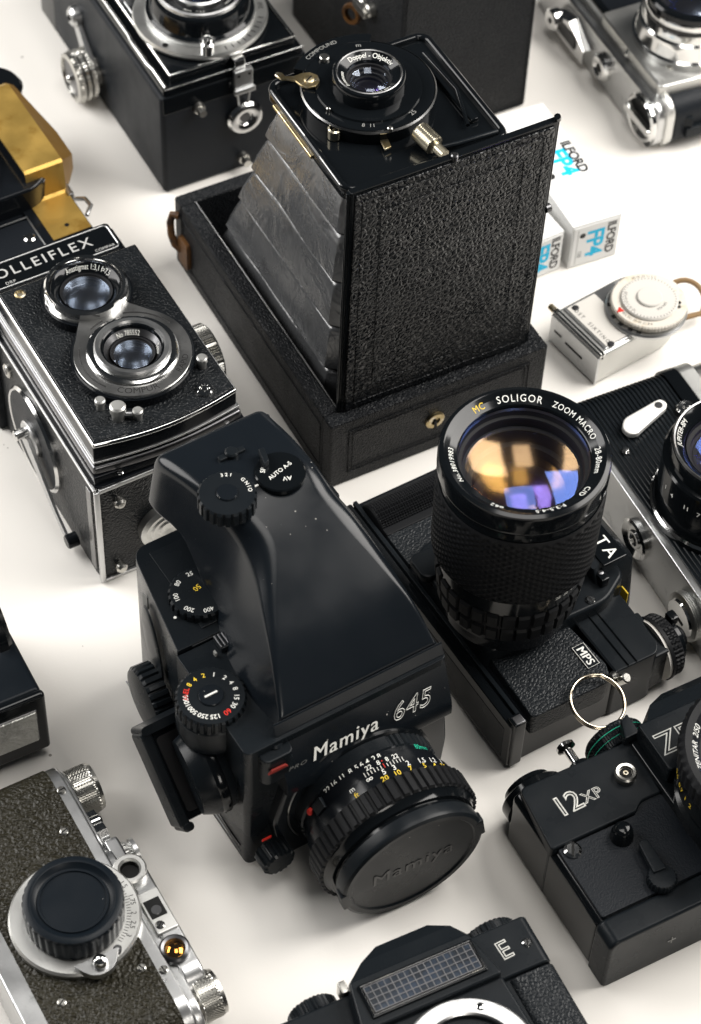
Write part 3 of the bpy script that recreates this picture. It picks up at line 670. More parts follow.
    ar=M('worn_rail'); ar.tube([(45+35*math.cos(math.radians(a)),-2.2,33+35*math.sin(math.radians(a))) for a in range(120,215,5)],.4,seg=6); ar.build('mount_edge',r)
    lug=M('dull_alloy'); lug.disc(3.2,3,(82,26,70),(1,0,0),.5,24); lug.use('nickel'); lug.rr(20,32,48,60,5,82,83.6,.6,'x'); lug.build('strap_lug',r)
    sr=M('satin_black'); sr.box(79.5,83.5,10,50,10,76,1); sr.box(80,86,86,92,76,84,1); sr.build('side_plate',r)
    # ---- lens, lying along -y
    c=(42.8,0,31.5); D=(-.06,-1,-.02); n_before=len(bpy.data.meshes); before=set(bpy.data.meshes)
    A=M('gloss_black'); A.lathe([(0,0),(33,0),(33,3),(31.5,4),(31.2,8)],c,D,96); A.build('lens_mount',r)
    X=(1,0,0)
    # fr(): z=D(-y), x=+x -> y axis = z cross x = up or down ; (-y) x (x) = +z
    l=M('black_paint'); l.lathe([(31.2,7),(31.6,12),(32,12.4),(32.6,18)],c,D,96,x=X)
    l.use('satin_black'); l.lathe([(31.3,3.6),(32.2,4),(32.2,9.4),(31.4,10)],c,D,240,lambda t_,i,q,hh:q-(.7 if (t_*60/(2*PI))%1<.45 and (.10*PI<t_<.42*PI or t_>1.02*PI) and i in(1,2) else 0),x=X)
    def cyl(s,cap,h,a,col,rad=34.05): l.use(col); l.arc(s,cap,rad,a,h,c,D,X,bold=.03,cyl=True,inward=True)
    # angle 90 is the top of the barrel; text reads from the front so its tops point back
    for s,a in (('22',134),('16',127),('11',119),('8',111.5),('5.6',104),('4',97),('2.8',89.5)): cyl(s,2.3,11.6,a,'white_ink',31.75)
    cyl('80mm',2.4,11.0,46,'green_ink',31.8)
    for s,a in (('22',99),('8',91),('8',84),('22',77)): cyl(s,2.1,14.6,a,'white_ink',32.45)
    cyl('.',3,14.6,88,'red_ink',32.5)
    for k in range(13): 
        a=73+k*2.6; col='red_ink' if k==6 else 'white_ink'; l.use(col)
        th=math.radians(a); l.box(-.14,.14,-1.1 if k%3==0 else -.6,1.1,0,.12,0,T=fr(c,D,X)@fr((32.62*math.cos(th),32.62*math.sin(th),17.0),(math.cos(th),math.sin(th),0),(-math.sin(th),math.cos(th),0)))
    l.build('aperture_ring',r)
    l=M('black_paint'); l.lathe([(32.6,18),(33.8,18.6),(34.6,24.4),(35.4,25)],c,D,96,x=X)
    for s,a,col in (('\u221e',103,'white_ink'),('5',92,'white_ink'),('3',84,'white_ink'),('2',73,'white_ink'),('1.5',61,'white_ink'),('1.2',50,'white_ink'),('1',40,'white_ink'),('m',117,'white_ink')): cyl(s,2.4,20.3,a,col,34.2)
    for s,a,col in (('20',94,'yellow_ink'),('10',84.5,'yellow_ink'),('7',74,'yellow_ink'),('5',62,'yellow_ink'),('4',52,'yellow_ink'),('3.5',42,'yellow_ink'),('ft',116,'yellow_ink')): cyl(s,2.3,23.3,a,col,34.6)
    l.use('red_ink'); th=math.radians(158); l.lathe([(0,0),(1.7,0),(1.3,1.2),(0,1.5)],(31.6*math.cos(th),31.6*math.sin(th),12),(math.cos(th),math.sin(th),0),24,T=fr(c,D,X))
    l.use('satin_black'); l.box(-2,3.5,-3,3,0,2.2,.5,T=fr(c,D,X)@fr((31.4*math.cos(math.radians(146)),31.4*math.sin(math.radians(146)),14),(math.cos(math.radians(146)),math.sin(math.radians(146)),0),(0,0,1)))
    l.build('distance_scale',r)
    l=M('rubber_black'); n=56
    l.lathe([(35.2,24.8),(36.8,25.3),(36.8,34.6),(35.4,35.2)],c,D,n*8,lambda t_,i,q,hh:q-(1.25 if (t_*n/(2*PI))%1<.34 and i in(1,2) else 0),x=X,sharp=25)
    l.build('focus_ring',r)
    l=M('gloss_black'); l.lathe([(35.4,35),(34.2,36),(33.2,38.4),(31.6,38.8),(31.6,41),(32.4,41.6),(32.4,42.6)],c,D,128,x=X); l.build('filter_ring',r)
    cp=M('black_plastic'); cp.lathe([(0,46.6),(28.2,46.6),(28.9,47.3),(31.2,47.4),(32.6,46.6),(33.0,45),(32.8,41),(31,40.8)],c,D,128,x=X)
    for a in (10,190):
        th=math.radians(a); cp.box(-6,6,-2,2.2,0,5,.7,T=fr(c,D,X)@fr((31.4*math.cos(th),31.4*math.sin(th),42.5),(0,0,1),(-math.sin(th),math.cos(th),0)))
    cc=cp.build('lens_cap',r)
    em=M('gloss_black'); em.text('Mamiya',8.0,(0,-1,46.85),bold=.04,space=1.12,T=fr(c,D,X))
    em.use('black_plastic'); cpt=textmesh('Mamiya',7.4,.35,0,0,1.12)
    em.build('embossed_lettering',cc)
    K_=Matrix.Translation(Vector(c)*S)@Matrix.Scale(.915,4)@Matrix.Translation(-Vector(c)*S)
    for me in set(bpy.data.meshes)-before: me.transform(K_)
medium_format()

# ================================================================== SLR with big zoom lens
def zoom_slr():
    r=thing('slr_camera','black camera with tall zoom lens pointing up, MPS badge and gold split ring','camera',67.5,-125.7,33.5)
    b=M('black_paint'); b.poly(fillet([(0,0),(70,0),(70,28),(70,96),(62,126),(2,126)],[2,3,1,6,5,3]),0,28,'z',1.2,3)
    b.build('body',r)
    bp=M('gloss_black'); bp.box(-1.5,3,-.8,126.5,1,29.5,1.0); bp.use('satin_black'); bp.box(-1.7,-.9,3,122,4,24,.4); bp.box(3.2,5.2,0,126,28,30.5,.5)
    bp.use('gloss_black'); bp.box(-.6,5,-2.2,3.2,2,31.4,.8); bp.use('dark_steel'); bp.box(.4,4.4,-1.8,2.2,30.9,31.7,.3); bp.build('base_plate',r)
    g=M('rubber_leather'); g.poly(fillet([(7,-2.5),(44,-3.5),(47,4),(44,32),(8,30)],[2,4,2,1,1]),20,32.6,'z',1.6,3); g.poly(fillet([(8,28),(44,30),(44,40),(9,42)],[1]*4),24,30.5,'z',.6)
    g.build('grip',r)
    lf=M('rubber_leather'); lf.box(6,46,86,106,20,31,.6); lf.build('leather_panel',r)
    rb=M('rubber_black'); 
    F=fr((6,114.5,26.5),(1,0,0),(0,1,0))
    rb.lathe([(0,0),(9.2,0),(9.8,.6)]+[(9.8+(.28 if j%2 else -.28),1+j*.62) for j in range(60)]+[(9.8,39),(9,39.8),(0,39.8)],(6,114.5,24.5),(1,0,0),160,lambda t_,i,q,hh:q+(.22 if int(t_*60/PI)%2 else -.22) if 2<i<62 else q)
    rb.box(6,46,103,107,22,31.5,.5); rb.build('ribbed_grip',r)
    tp=M('satin_black'); tp.poly(fillet([(48,-1),(68,-1.5),(71,2),(72,30),(48,32)],[1.5,3,3,1,1]),1,32,'z',1.4,3); tp.use('gloss_black'); tp.box(47.4,48.6,-1.2,32,28,32.6,.3); tp.box(54,54.7,-1,32,31.8,32.5,.2,1); tp.box(58,58.7,-1,32,31.8,32.5,.2,1)
    tp.use('satin_black'); tp.box(62,76,-.5,22,4,27,1.2); tp.build('top_plate',r)
    tq=M('satin_black'); tq.poly(fillet([(48,90),(70,92),(70,104),(58,126),(48,126)],[1,3,3,3,1]),1,31,'z',1.4,3); tq.build('top_plate',r)
    # mirror box and prism
    mb=M('satin_black'); mb.poly(fillet([(6,28),(62,26),(76,34),(76,86),(62,94),(6,86)],[6,5,3,3,5,9]),24,39,'z',1.6,3)
    mb.build('mirror_box',r)
    pz=M('satin_black'); pz.loft([[(x,y,z) for x,y in fillet([(62,x0),(88-dx,x0+8),(88-dx,x1-8),(62,x1)],[2,5,5,2],4)] for z,x0,x1,dx in ((6,30,92,0),(34,32,90,1),(44,36,86,8),(46,37,85,10))]); pz.build('prism_housing',r)
    lg=M('gloss_black'); lg.box(66.5,78,36.5,84,45.6,46.9,.6); lg.use('white_ink'); lg.text('MINOLTA',5.4,(73,59.5,47),(0,-1,0),(0,0,1),bold=.04,space=1.36); lg.build('nameplate',r)
    bl=M('gloss_black'); bl.box(63,67,32,46,38.5,44,.8); screw(bl,(65,36,44),(0,0,1),1.2,.4,(1,0,0),'dark_steel'); bl.build('lock_block',r)
    screws(r,[(35.5,26.5,38.9),(56,29.5,38.9)],r=2.1,h=1)
    yl=M('yellow_ink'); yl.box(76.2,76.8,30,34.5,22,29,.1,1); yl.build('yellow_tag',r)
    rel=M('satin_black'); rel.rr(3,16,70,84,4,36,41,1.4); rel.build('release_boss',r)
    mp=M('satin_black'); F=fr((41.8,11.2,32.65),(0,0,1),(0,-1,0)); mp.box(-6,6,-3,3,0,.35,.1,1,T=F); mp.use('white_ink')
    mp.tube([(-5.7,-2.7,.4),(5.7,-2.7,.4),(5.7,2.7,.4),(-5.7,2.7,.4)],.18,True,6,T=F); mp.text('MPS',3.5,(0,0,.42),(1,0,0),bold=.12,space=1.05,T=F); mp.build('badge',r)
    # dials on the top (right side in the picture)
    dl=M('rubber_black'); dl.lathe([(0,0),(14,0),(14,1.2),(13.2,1.6)]+[(13.2,2+.5*j) for j in range(9)]+[(12.4,6.8),(0,6.8)],(76,9,16),(1,0,0),160,lambda t_,i,q,hh:q+(.35 if int(t_*40/PI)%2 else -.3) if 3<i<13 and i%4!=0 else q)
    dl.use('cream_plastic'); dl.lathe([(0,0),(13.4,0),(13.4,1.4),(0,1.4)],(74.8,9,16),(1,0,0),48); dl.use('gloss_black'); dl.disc(9,4,(83,9,16),(1,0,0),1,48); dl.box(84,88,10,15,24,29,1)
    dl.use('rubber_black'); dl.disc(5,3,(87,9,16),(1,0,0),.8,32); dl.build('shutter_dial',r)
    # ring
    jn=M('nickel'); jn.disc(2.2,5,(48.5,-3.2,29),(.3,-.5,.8),.5,20); jn.lathe([(0,0),(1.5,0),(2.4,1.6),(1.6,3),(0,3)],(47.5,-2.4,32),(-1,0,.2),20); jn.build('strap_lug',r)
    rg=M('ring_gold'); cx,cy,R=33.0,-9.5,10.8
    for k in range(2):
        P=[]
        for a in range(0,360,6):
            th=math.radians(a); x=cx+R*math.cos(th); y=cy+R*math.sin(th); z=34.2+.9*k+ (0.6 if y>-2 else (y+2)*.25)
            P.append((x+.15*k,y,z+.6))
        rg.tube(P,.62,True,8)
    rg.build('split_ring',r)
    # ---- the zoom lens
    cx,cy=27.0,47.6; zf=138; before=set(bpy.data.meshes)
    m=M('black_paint'); m.lathe([(0,38),(25.5,38),(25.5,44),(26.4,45),(26.8,49)],(cx,cy,0),seg=96); m.build('lens_mount',r)
    m=M('rubber_black'); n=30
    sc_=lambda t_,i,q,hh:q-(1.5 if (t_*n/(2*PI))%1<.22 and i in(1,2,5,6) else 0)
    m.lathe([(26.8,48.5),(28.4,49.5),(28.8,56),(27.9,57),(28.0,59),(29.4,60),(30.0,67),(29,68)],(cx,cy,0),seg=n*9,fn=sc_,sharp=25); m.build('aperture_ring',r)
    m=M('gloss_black'); m.lathe([(29,68),(29,69),(29.6,80),(31.0,81)],(cx,cy,0),seg=96); 
    m.use('green_ink'); m.arc('8 16 22',1.8,29.45,-35,75,(cx,cy,0),cyl=True); m.use('white_ink'); m.arc('28  35  50  80',1.8,29.45,-75,75,(cx,cy,0),cyl=True); m.build('zoom_scale',r)
    m=M('rubber_black'); rows=72; segs=280; h_k=2*PI/6.2
    def kn(t_,i,q,hh):
        if i<2 or i>rows: return q
        return q+.62*max(math.sin(t_*46+h_k*(i)),math.sin(t_*46-h_k*(i)))-.25
    m.lathe([(31.0,80.6),(31.9,81)]+[(31.9+.3*j/rows,81.5+j*.54) for j in range(rows)]+[(32,121),(31.6,121.6)],(cx,cy,0),seg=segs,fn=kn,sharp=80); m.build('zoom_grip',r)
    m=M('gloss_black'); m.lathe([(31.6,121),(31.2,122),(31.2,126),(32.2,127.4),(32.5,129),(32.5,zf-1.2),(32,zf),(30.4,zf+.5),(29.9,zf+.2),(25.2,zf-3.2),(24.8,zf-5)],(cx,cy,0),seg=128)
    # name ring: flat cone
    m.lathe([(29.9,zf-.1),(25.4,zf-2.6)],(cx,cy,0),seg=128)
    m.use('white_ink')
    up=56.5
    def rt(s,cw,cap=2.3,col='white_ink',bold=.0,space=1.12): 
        m.use(col); m.arc(s,cap*.92,27.6,up-cw,zf-1.27,(cx,cy,0),cone=.58,bold=bold,space=space)
    rt('SOLIGOR',-4,2.75,bold=.0,space=1.25); rt('MC',-39,2.6,'yellow_ink'); rt('ZOOM MACRO',47,space=1.15); rt('28-80mm',93); rt('C/D',127); rt('F:3.5-4.5',160); rt('\u00f862',-158); rt('No.38019983',-105,2.1)
    m.build('name_ring',r)
    m=M('matt_black'); m.lathe([(24.9,zf-4.5),(24.4,zf-8),(23.2,zf-8.4),(22.8,zf-13),(21,zf-13.4),(20.6,zf-20),(18.6,zf-20.5),(18,zf-30),(14,zf-31),(13.6,zf-40)],(cx,cy,0),seg=96)
    m.use('hole_black'); m.lathe([(14,zf-40),(0,zf-40)],(cx,cy,0),seg=40)
    m.use('dark_steel'); m.lathe([(24.9,zf-4.3),(24.5,zf-5.4)],(cx,cy,0),seg=96); m.build('lens_barrel',r)
    for g,R_,sg,z in (('glass_blue',24.3,5.0,zf-10),('glass_tan',21.6,-7.5,zf-12.5),('glass_violet',19,6,zf-24),('glass_amber',17.4,-6,zf-23.5),('glass_tan',13.4,3,zf-34)):
        M(g).lathe(dome(R_,sg,14,z),(cx,cy,0),seg=96).build('glass',r)
    for me in set(bpy.data.meshes)-before: me.transform(Matrix.Translation((0,0,.038))@Matrix.Scale(.925,4,(0,0,1))@Matrix.Translation((0,0,-.038)))
zoom_slr()

# ================================================================== boxes of film
def film_box(x,y,yaw,w,l,h,label,top_text,gap=0):
    r=thing('film_box',label,'film box',x,y,yaw,0,'white cartons of film')
    b=M('white_card'); b.box(0,w,0,l,0,h,.35,2); 
    b.build('carton',r)
    f=M('white_card'); f.box(.8,w-.8,-.35,.1,1,h-1.2,.15,1); f.use('grey_ink')
    f.box(w*.12,w*.13,-.4,-.3,2,h-3,0); f.build('end_flap',r)
    t=M('cyan_ink')
    # end: words run down the end face
    t.text('FP4',8.6,(w*.50,-.42,h*.50),(0,0,-1),(0,-1,0),bold=.35,space=.95)
    t.use('black_ink'); t.text('ILFORD',4.4,(w*.82,-.42,h*.52),(0,0,-1),(0,-1,0),bold=.18,space=.95)
    t.text('120',2.0,(w*.20,-.42,h*.3),(0,0,-1),(0,-1,0)); t.disc(1.6,.05,(w*.22,-.36,h*.74),(0,-1,0),.02,16)
    t.build('lettering',r)
    if top_text:
        u=M('cyan_ink'); u.text('FP4',8.6,(w*.62,l*.50,h+.06),(0,-1,0),(0,0,1),bold=.5)
        u.use('black_ink'); u.text('ILFORD',4.8,(w*.88,l*.52,h+.06),(0,-1,0),(0,0,1),bold=.28,space=.95); u.disc(2.2,.08,(w*.22,l*.42,h),(0,0,1),.02,20); u.build('lettering',r)
film_box(96.5,152.6,26,25.5,82,27,'white film carton printed ILFORD FP4 on top and end, nearer the silver camera',True)
film_box(72.5,139.5,33,24,60,25,'white film carton half hidden behind the leather door of the bellows camera',False)
# ================================================================== RANGEFINDER with ribbed black front (right)
def stadium(y0,y1,z0,z1,r,n=8): return rpoly(y0,y1,z0,z1,r,n)
def ribbed_rangefinder():
    r=thing('rangefinder_camera','silver camera with finely ribbed black front and black JUPITER lens at right edge','camera',147.8,-66.7,27.6)
    b=M('satin_chrome'); b.poly(rpoly(-26,124,0,30,9,7),-.5,74,'x',1.3,3); 
    b.use('satin_chrome'); b.poly(rpoly(-26.6,124.4,-.2,30.6,9.4,7),-1,3.2,'x',.8,3)
    b.build('body',r)
    m=M('satin_black'); m.poly(rpoly(-24,123.4,2,32,9,7),2.2,52,'x',.5,2)
    # fine ribs along the length of the camera
    m.use('satin_black')
    for k in range(23):
        x=3.4+k*2.02; m.poly(rpoly(-24.3,123.8,1.8,32.5,9.2,7),x,x+1.15,'x',.25,1)
    m.build('ribbed_front',r)
    s=M('gloss_black'); s.poly(rpoly(60,124.6,1.6,33.2,9.2,7),45.5,52.5,'x',.5,2); s.build('black_strip',r)
    t=M('dull_alloy'); t.poly(rpoly(-26,124.6,-.3,33,9.2,7),52.5,60,'x',.6,2); t.poly(rpoly(-26,121,2,31,9,7),60.6,84,'x',1.2,3); t.build('top_plate',r)
    e=M('dark_steel'); e.text('\u0424',4,(74,106,31.1),(.3,-1,0),(0,0,1)); e.build('engraved_letter',r)
    l=M('timer_metal'); l.poly(fillet([(12.5,98.5),(13.5,94),(17,92.6),(20,94),(36,100.5),(37.6,103),(36,106),(33.5,106),(16,102.6)],[2]*9,4),33.4,36.4,'z',.7,3,T=Matrix.Translation((-.5,-2,0)))
    l.use('dark_steel'); l.disc(1.8,.4,(32.8,101,36.2),(0,0,1),.1,20); l.use('satin_black'); l.disc(4,1.5,(17,95.5,32.4),(0,0,1),.3,24); l.build('timer_lever',r)
    k=M('chrome'); k.lathe([(0,32),(4.2,32),(4.4,34.5),(3.6,35.4),(2,35.2),(1.4,36.6),(0,36.8)],(44,96,0),seg=28); k.build('stud',r)
    k=M('chrome'); k.lathe([(0,32.4),(2,32.4),(2,33.6),(1.3,34.6),(0,34.8)],(8.8,86.5,0),seg=24); k.build('stud',r)
    k=M('chrome'); k.lathe([(0,32.5),(2,32.5),(1.6,34),(0,34.4)],(56,95,0),seg=24); k.build('stud',r)
    # base plate face (x = 0): tripod socket and key
    f=M('chrome'); f.lathe([(0,-1),(9.6,-1),(9.6,1.6),(8.6,2.4),(7.4,1.6),(6,.8),(4.6,.9),(4,2),(3,2),(2.6,.2)],(-1,55,14.8),(-1,0,0),56); f.use('hole_black'); f.lathe([(2.7,.6),(0,.6)],(-1,55,14.8),(-1,0,0),24); f.build('tripod_socket',r)
    f=M('dull_alloy'); f.lathe([(0,-1),(10.6,-1)]+[(10.8+(.25 if j%2 else -.25),j*.5) for j in range(8)]+[(9.2,4.4),(0,4.4)],(-1,11,15.5),(-1,0,0),56); f.use('chrome'); f.lathe([(8.8,4.3),(8.2,5.4),(4,5.6),(0,5.6)],(-1,11,15.5),(-1,0,0),48); f.use('hole_black'); f.box(-6.9,-6.5,7.4,14.6,14.9,16.1,0,T=None); f.build('opening_key',r)
    f=M('dull_alloy'); f.lathe([(0,-1),(10.6,-1),(10.6,4.4),(9.2,5),(0,5)],(-1,103,15.5),(-1,0,0),56); f.build('opening_key',r)
    # lens
    cx,cy=32,46
    m=M('gloss_black'); m.lathe([(0,32),(30,32),(30.2,35),(29.4,36),(27,36)],(cx,cy,0),seg=96); m.use('chrome'); m.lathe([(30.1,34.6),(30.5,35.6),(29.6,36.6),(28.4,36.4)],(cx,cy,0),seg=96); m.build('lens_mount',r)
    m=M('gloss_black'); m.lathe([(27,36),(27,44),(28.4,46),(28.4,62),(27.6,63),(26,63.4),(26,70),(25.4,71)],(cx,cy,0),seg=96)
    m.use('white_ink')
    for s,a in (('11',195),('4',178),('1',168),('7',207),('11',219),('3',232)): m.arc(s,2.4,28.5,a+6,54,(cx,cy,0),cyl=True,bold=.05)
    m.build('lens_barrel',r)
    m=M('gloss_black'); m.lathe([(25.8,70.5),(25.2,71.6),(24,71.6),(20.8,69.2),(19.4,66)],(cx,cy,0),seg=96); m.use('worn_rail'); m.lathe([(25.6,71),(25.1,71.9),(24.4,71.7)],(cx,cy,0),seg=96)
    m.use('white_ink'); m.arc('JUPITER-8M',2.0,22.4,140,70.6,(cx,cy,0),cone=.7,bold=.04); m.build('name_ring',r)
    m=M('chrome'); m.lathe([(17.6,61),(16,62.2),(15.6,60)],(cx,cy,0),seg=64); m.build('inner_ring',r)
    lens_parts(r,(cx,cy,67),(0,0,1),19.4,13,'glass_violet',('glass_blue','glass_clear'),.55,3.4)
ribbed_rangefinder()

# ================================================================== LIGHT METER
def light_meter():
    r=thing('light_meter','small silver light meter with a big round calculator dial and a red index mark','light meter',107.7,80.3,38)
    b=M('dull_alloy'); 
    P=[(0,0),(36,-.5)]+[(36+20*math.sin(math.radians(a)),16.3-16.8*math.cos(math.radians(a))) for a in range(10,171,10)]+[(36,33.2),(0,33)]
    b.poly(P,.5,19,'z',1.5,3); b.build('body',r)
    p=M('satin_chrome'); p.poly([(4.5,1.5),(34,1),(34,32),(4.5,31.5)],18.8,20,'z',.5,2); p.use('cream_plastic'); p.poly([(5.5,2.3),(22,2.3),(22,30.6),(5.5,30.6)],19.8,20.4,'z',.2,1)
    p.use('black_ink'); p.text('POST  SIXTINO',1.9,(8.2,16.5,20.5),(0,-1,0),(0,0,1),space=1.5)
    p.build('front_plate',r)
    for x,y in ((9,28.3),(8.2,2.2)):
        q=M('dark_steel'); q.disc(1.6,.8,(x,y,20.2),(0,0,1),.3,20); q.build('rivet',r)
    c=M('chrome'); 
    for x in (.8,2.6): c.tube([(x,-.4,18.6),(x,33.4,18.6)],.8,seg=10)
    c.use('satin_chrome'); c.box(-.7,.6,-.3,33.3,1,17.8,.4); c.use('hole_black'); c.box(-.95,-.5,10,22,8.4,9.6,.1,1); c.box(-.95,-.5,25,30,9.4,10.4,.1,1); c.box(1.4,2,-.5,33.5,16.4,18.6,.1,1)
    c.use('old_brass'); c.disc(1.5,4,(1.8,33.6,18),(0,1,0),.4,16); c.build('end_cover',r)
    # scale window: wedge-shaped marks showing under the dial
    cx,cy=35,9.6
    w=M('satin_chrome'); w.lathe([(0,20),(18.6,20),(18.8,21.6),(18,22.4),(0,22.4)],(cx,cy,0),seg=80)
    w.use('black_ink')
    for a in (142,168,186,204,218):
        th=math.radians(a); w.box(-1.1,1.1,0,3.6,22.4,22.5,0,T=Matrix.Translation((cx,cy,0))@Matrix.Rotation(th-PI/2,4,'Z')@Matrix.Translation((0,14.2,0)))
    w.build('scale_disc',r)
    d=M('ivory_disc'); d.lathe([(0,22.4),(16.8,22.4),(17.4,23.4),(17.4,25.4),(16.8,26),(0,26)],(cx+1,cy,0),seg=288,fn=knurl(72,.12))
    d.use('black_ink'); d.arc('4 8 15 30 60 125 250 500',1.25,14.8,200,26.05,(cx+1,cy,0)); d.arc('90 45 22 11 5 2',1.25,14.8,60,26.05,(cx+1,cy,0))
    d.use('cream_plastic'); d.lathe([(0,26),(12.8,26),(13.2,26.6),(12.6,27.4),(0,27.4)],(cx+1,cy,0),seg=80)
    d.use('black_ink'); d.arc('22 16 11 8 5,6 4 2,8',1.1,10.8,160,27.45,(cx+1,cy,0)); d.arc('DIN ASA',1.2,7.6,-80,27.45,(cx+1,cy,0))
    for k in range(48):
        th=2*PI*k/48; d.box(11.6,12.5,-.11,.11,27.4,27.48,0,T=Matrix.Translation((cx+1,cy,0))@Matrix.Rotation(th,4,'Z'))
    d.use('cream_plastic'); d.lathe([(0,27.4),(5.6,27.4),(5.9,28),(5.4,28.5),(0,28.5)],(cx+1,cy,0),seg=56)
    d.use('red_ink'); d.poly([(cx-16.2,cy+2.2),(cx-12.8,cy+1.0),(cx-13.2,cy+4.2)],26,26.3,'z',.05,1)
    d.use('dark_steel'); d.disc(1,.5,(cx+11,cy-9,26),(0,0,1),.1,14); d.disc(.8,.5,(cx+9.4,cy-11,26),(0,0,1),.1,14)
    d.build('calculator_dial',r)
    s=M('tan_cord'); P=[]
    for k in range(15):
        t_=k/14; th=math.radians(-70+200*t_); P.append((62+9*math.cos(th),12+10*math.sin(th),6+6*math.sin(PI*t_)))
    s.tube([(54,4,8)]+P+[(55,22,9)],1.3,seg=10); s.build('cord_loop',r)
light_meter()

# ================================================================== CHROME SLR top right
def chrome_slr():
    r=thing('slr_camera','bright chrome and black camera with winding lever and knobs, in top right corner','camera',138.8,238.3,27.3)
    b=M('satin_chrome'); b.poly(rpoly(-4,118,0,27,9,7),-1,8,'x',1.8,3); b.build('top_plate',r)
    c=M('fine_leatherette'); c.poly(rpoly(-6,117,1,29,9,7),8,72,'x',1,2); c.build('body',r)
    e=M('dull_alloy'); e.poly(rpoly(-6,118,.5,30,9,7),3.5,8.2,'x',1.4,3); e.build('front_edge',r)
    g=M('gloss_black'); g.box(7,10.5,20,118,26,31.5,.5); g.build('black_strip',r)
    p=M('dull_alloy'); p.poly(fillet([(3,4),(62,0),(62,64),(3,64)],[3,3,3,3]),25,35,'z',1.2,3); 
    p.use('nickel'); p.lathe([(0,35),(2.4,35),(2.2,36),(0,36.2)],(15,16,0),seg=20); p.build('lens_panel',r)
    m=M('chrome'); m.lathe([(0,35),(27,35),(27,38),(25.6,39),(24.6,44),(24.8,47),(23.4,48),(22.8,52),(22,53)],(34,33,0),seg=96); m.use('gloss_black'); m.lathe([(22.6,52.5),(22.8,62),(21.6,63),(18,62)],(34,33,0),seg=96); m.use('chrome'); m.lathe([(22.9,55),(23.4,56),(23.4,58),(22.9,59)],(34,33,0),seg=96); m.build('lens_ring',r)
    lens_parts(r,(34,33,62),(0,0,1),18,12)
    k=M('chrome'); k.lathe([(0,0),(7.4,0),(7.4,2),(6,3.6),(4.4,4),(3,2.8),(0,2.8)],(-1,48.5,14),(-1,0,0),40); k.use('hole_black'); k.disc(2.4,.4,(-3.8,48.5,14),(-1,0,0),.1,20); k.build('release_button',r)
    w=M('chrome'); w.loft([[(-1,63+0,5),(-1,63,13),(-5,63,13),(-5,63,5)],[(-1,78,4.6),(-1,78,22),(-6,78,21),(-6,78,6)],[(-1,90,5),(-1,90,19),(-6,90,17),(-6,90,7)],[(-1,96,9),(-1,96,15),(-5,96,14),(-5,96,10)]]); w.use('gloss_black'); w.box(-6.3,-5.8,70,86,9,17,.3); w.use('chrome'); w.disc(6,5,(-4,91,13),(-1,0,0),1,32); w.use('hole_black'); w.disc(1.6,.4,(-9,91,13),(-1,0,0),.1,16); w.build('winding_lever',r)
    k=M('chrome'); k.lathe([(0,0),(12.5,0),(12.8,2),(11.6,3),(10.4,2.6),(10,1),(0,1)],(-1,8,14),(-1,0,0),56); k.use('hole_black'); k.lathe([(10,1.1),(0,1.1)],(-1,8,14),(-1,0,0),40)
    k.use('chrome'); k.rr(-4,20,11.6,15.6,2,-5.6,-2.6,.8,'x'); k.use('gloss_black'); k.rr(-3,9,3,10.6,2.5,-3.6,-2.4,.4,'x'); k.build('rewind_crank',r)
    l=M('satin_black'); l.poly([(9,-3),(17,-8.5),(19,-3),(13,0)],14,20,'z',.8); l.box(14,60,-8.5,-5.5,8,14,.6); l.build('end_lug',r)
    l=M('chrome'); l.tube([(7,36,31),(4,37,33),(1,34,32)],1,seg=8); l.build('strap_ring',r)
chrome_slr()

# ================================================================== LEATHER CASE standing behind
def leather_case():
    p=(158.5,238.28)
    r=thing('leather_case','tall plain black leather case standing upright behind the bellows camera','case',77.2,265.2,30)
    b=M('case_leather'); b.box(-74,0,0,112,0,118,1.6,3)
    b.tube([(-72,-.1,2),(-2,-.1,2),(-2,-.1,116),(-72,-.1,116)],.3,True,6); b.build('box',r)
    k=M('nickel'); k.disc(5.2,2.4,(-74,38,62),(-1,0,0),.8,32); k.disc(3.4,4,(-74,28,67),(-1,0,0),.8,28); k.box(-79,-74,28,40,62,66,.6); k.build('clasp',r)
    k=M('brown_leather'); k.lathe([(3.2,0),(5.4,0),(5.6,1.2),(5.0,2.4),(3.2,2.2)],(-77,42,55),(-1,-.4,.2),32); k.build('leather_ring',r)
leather_case()

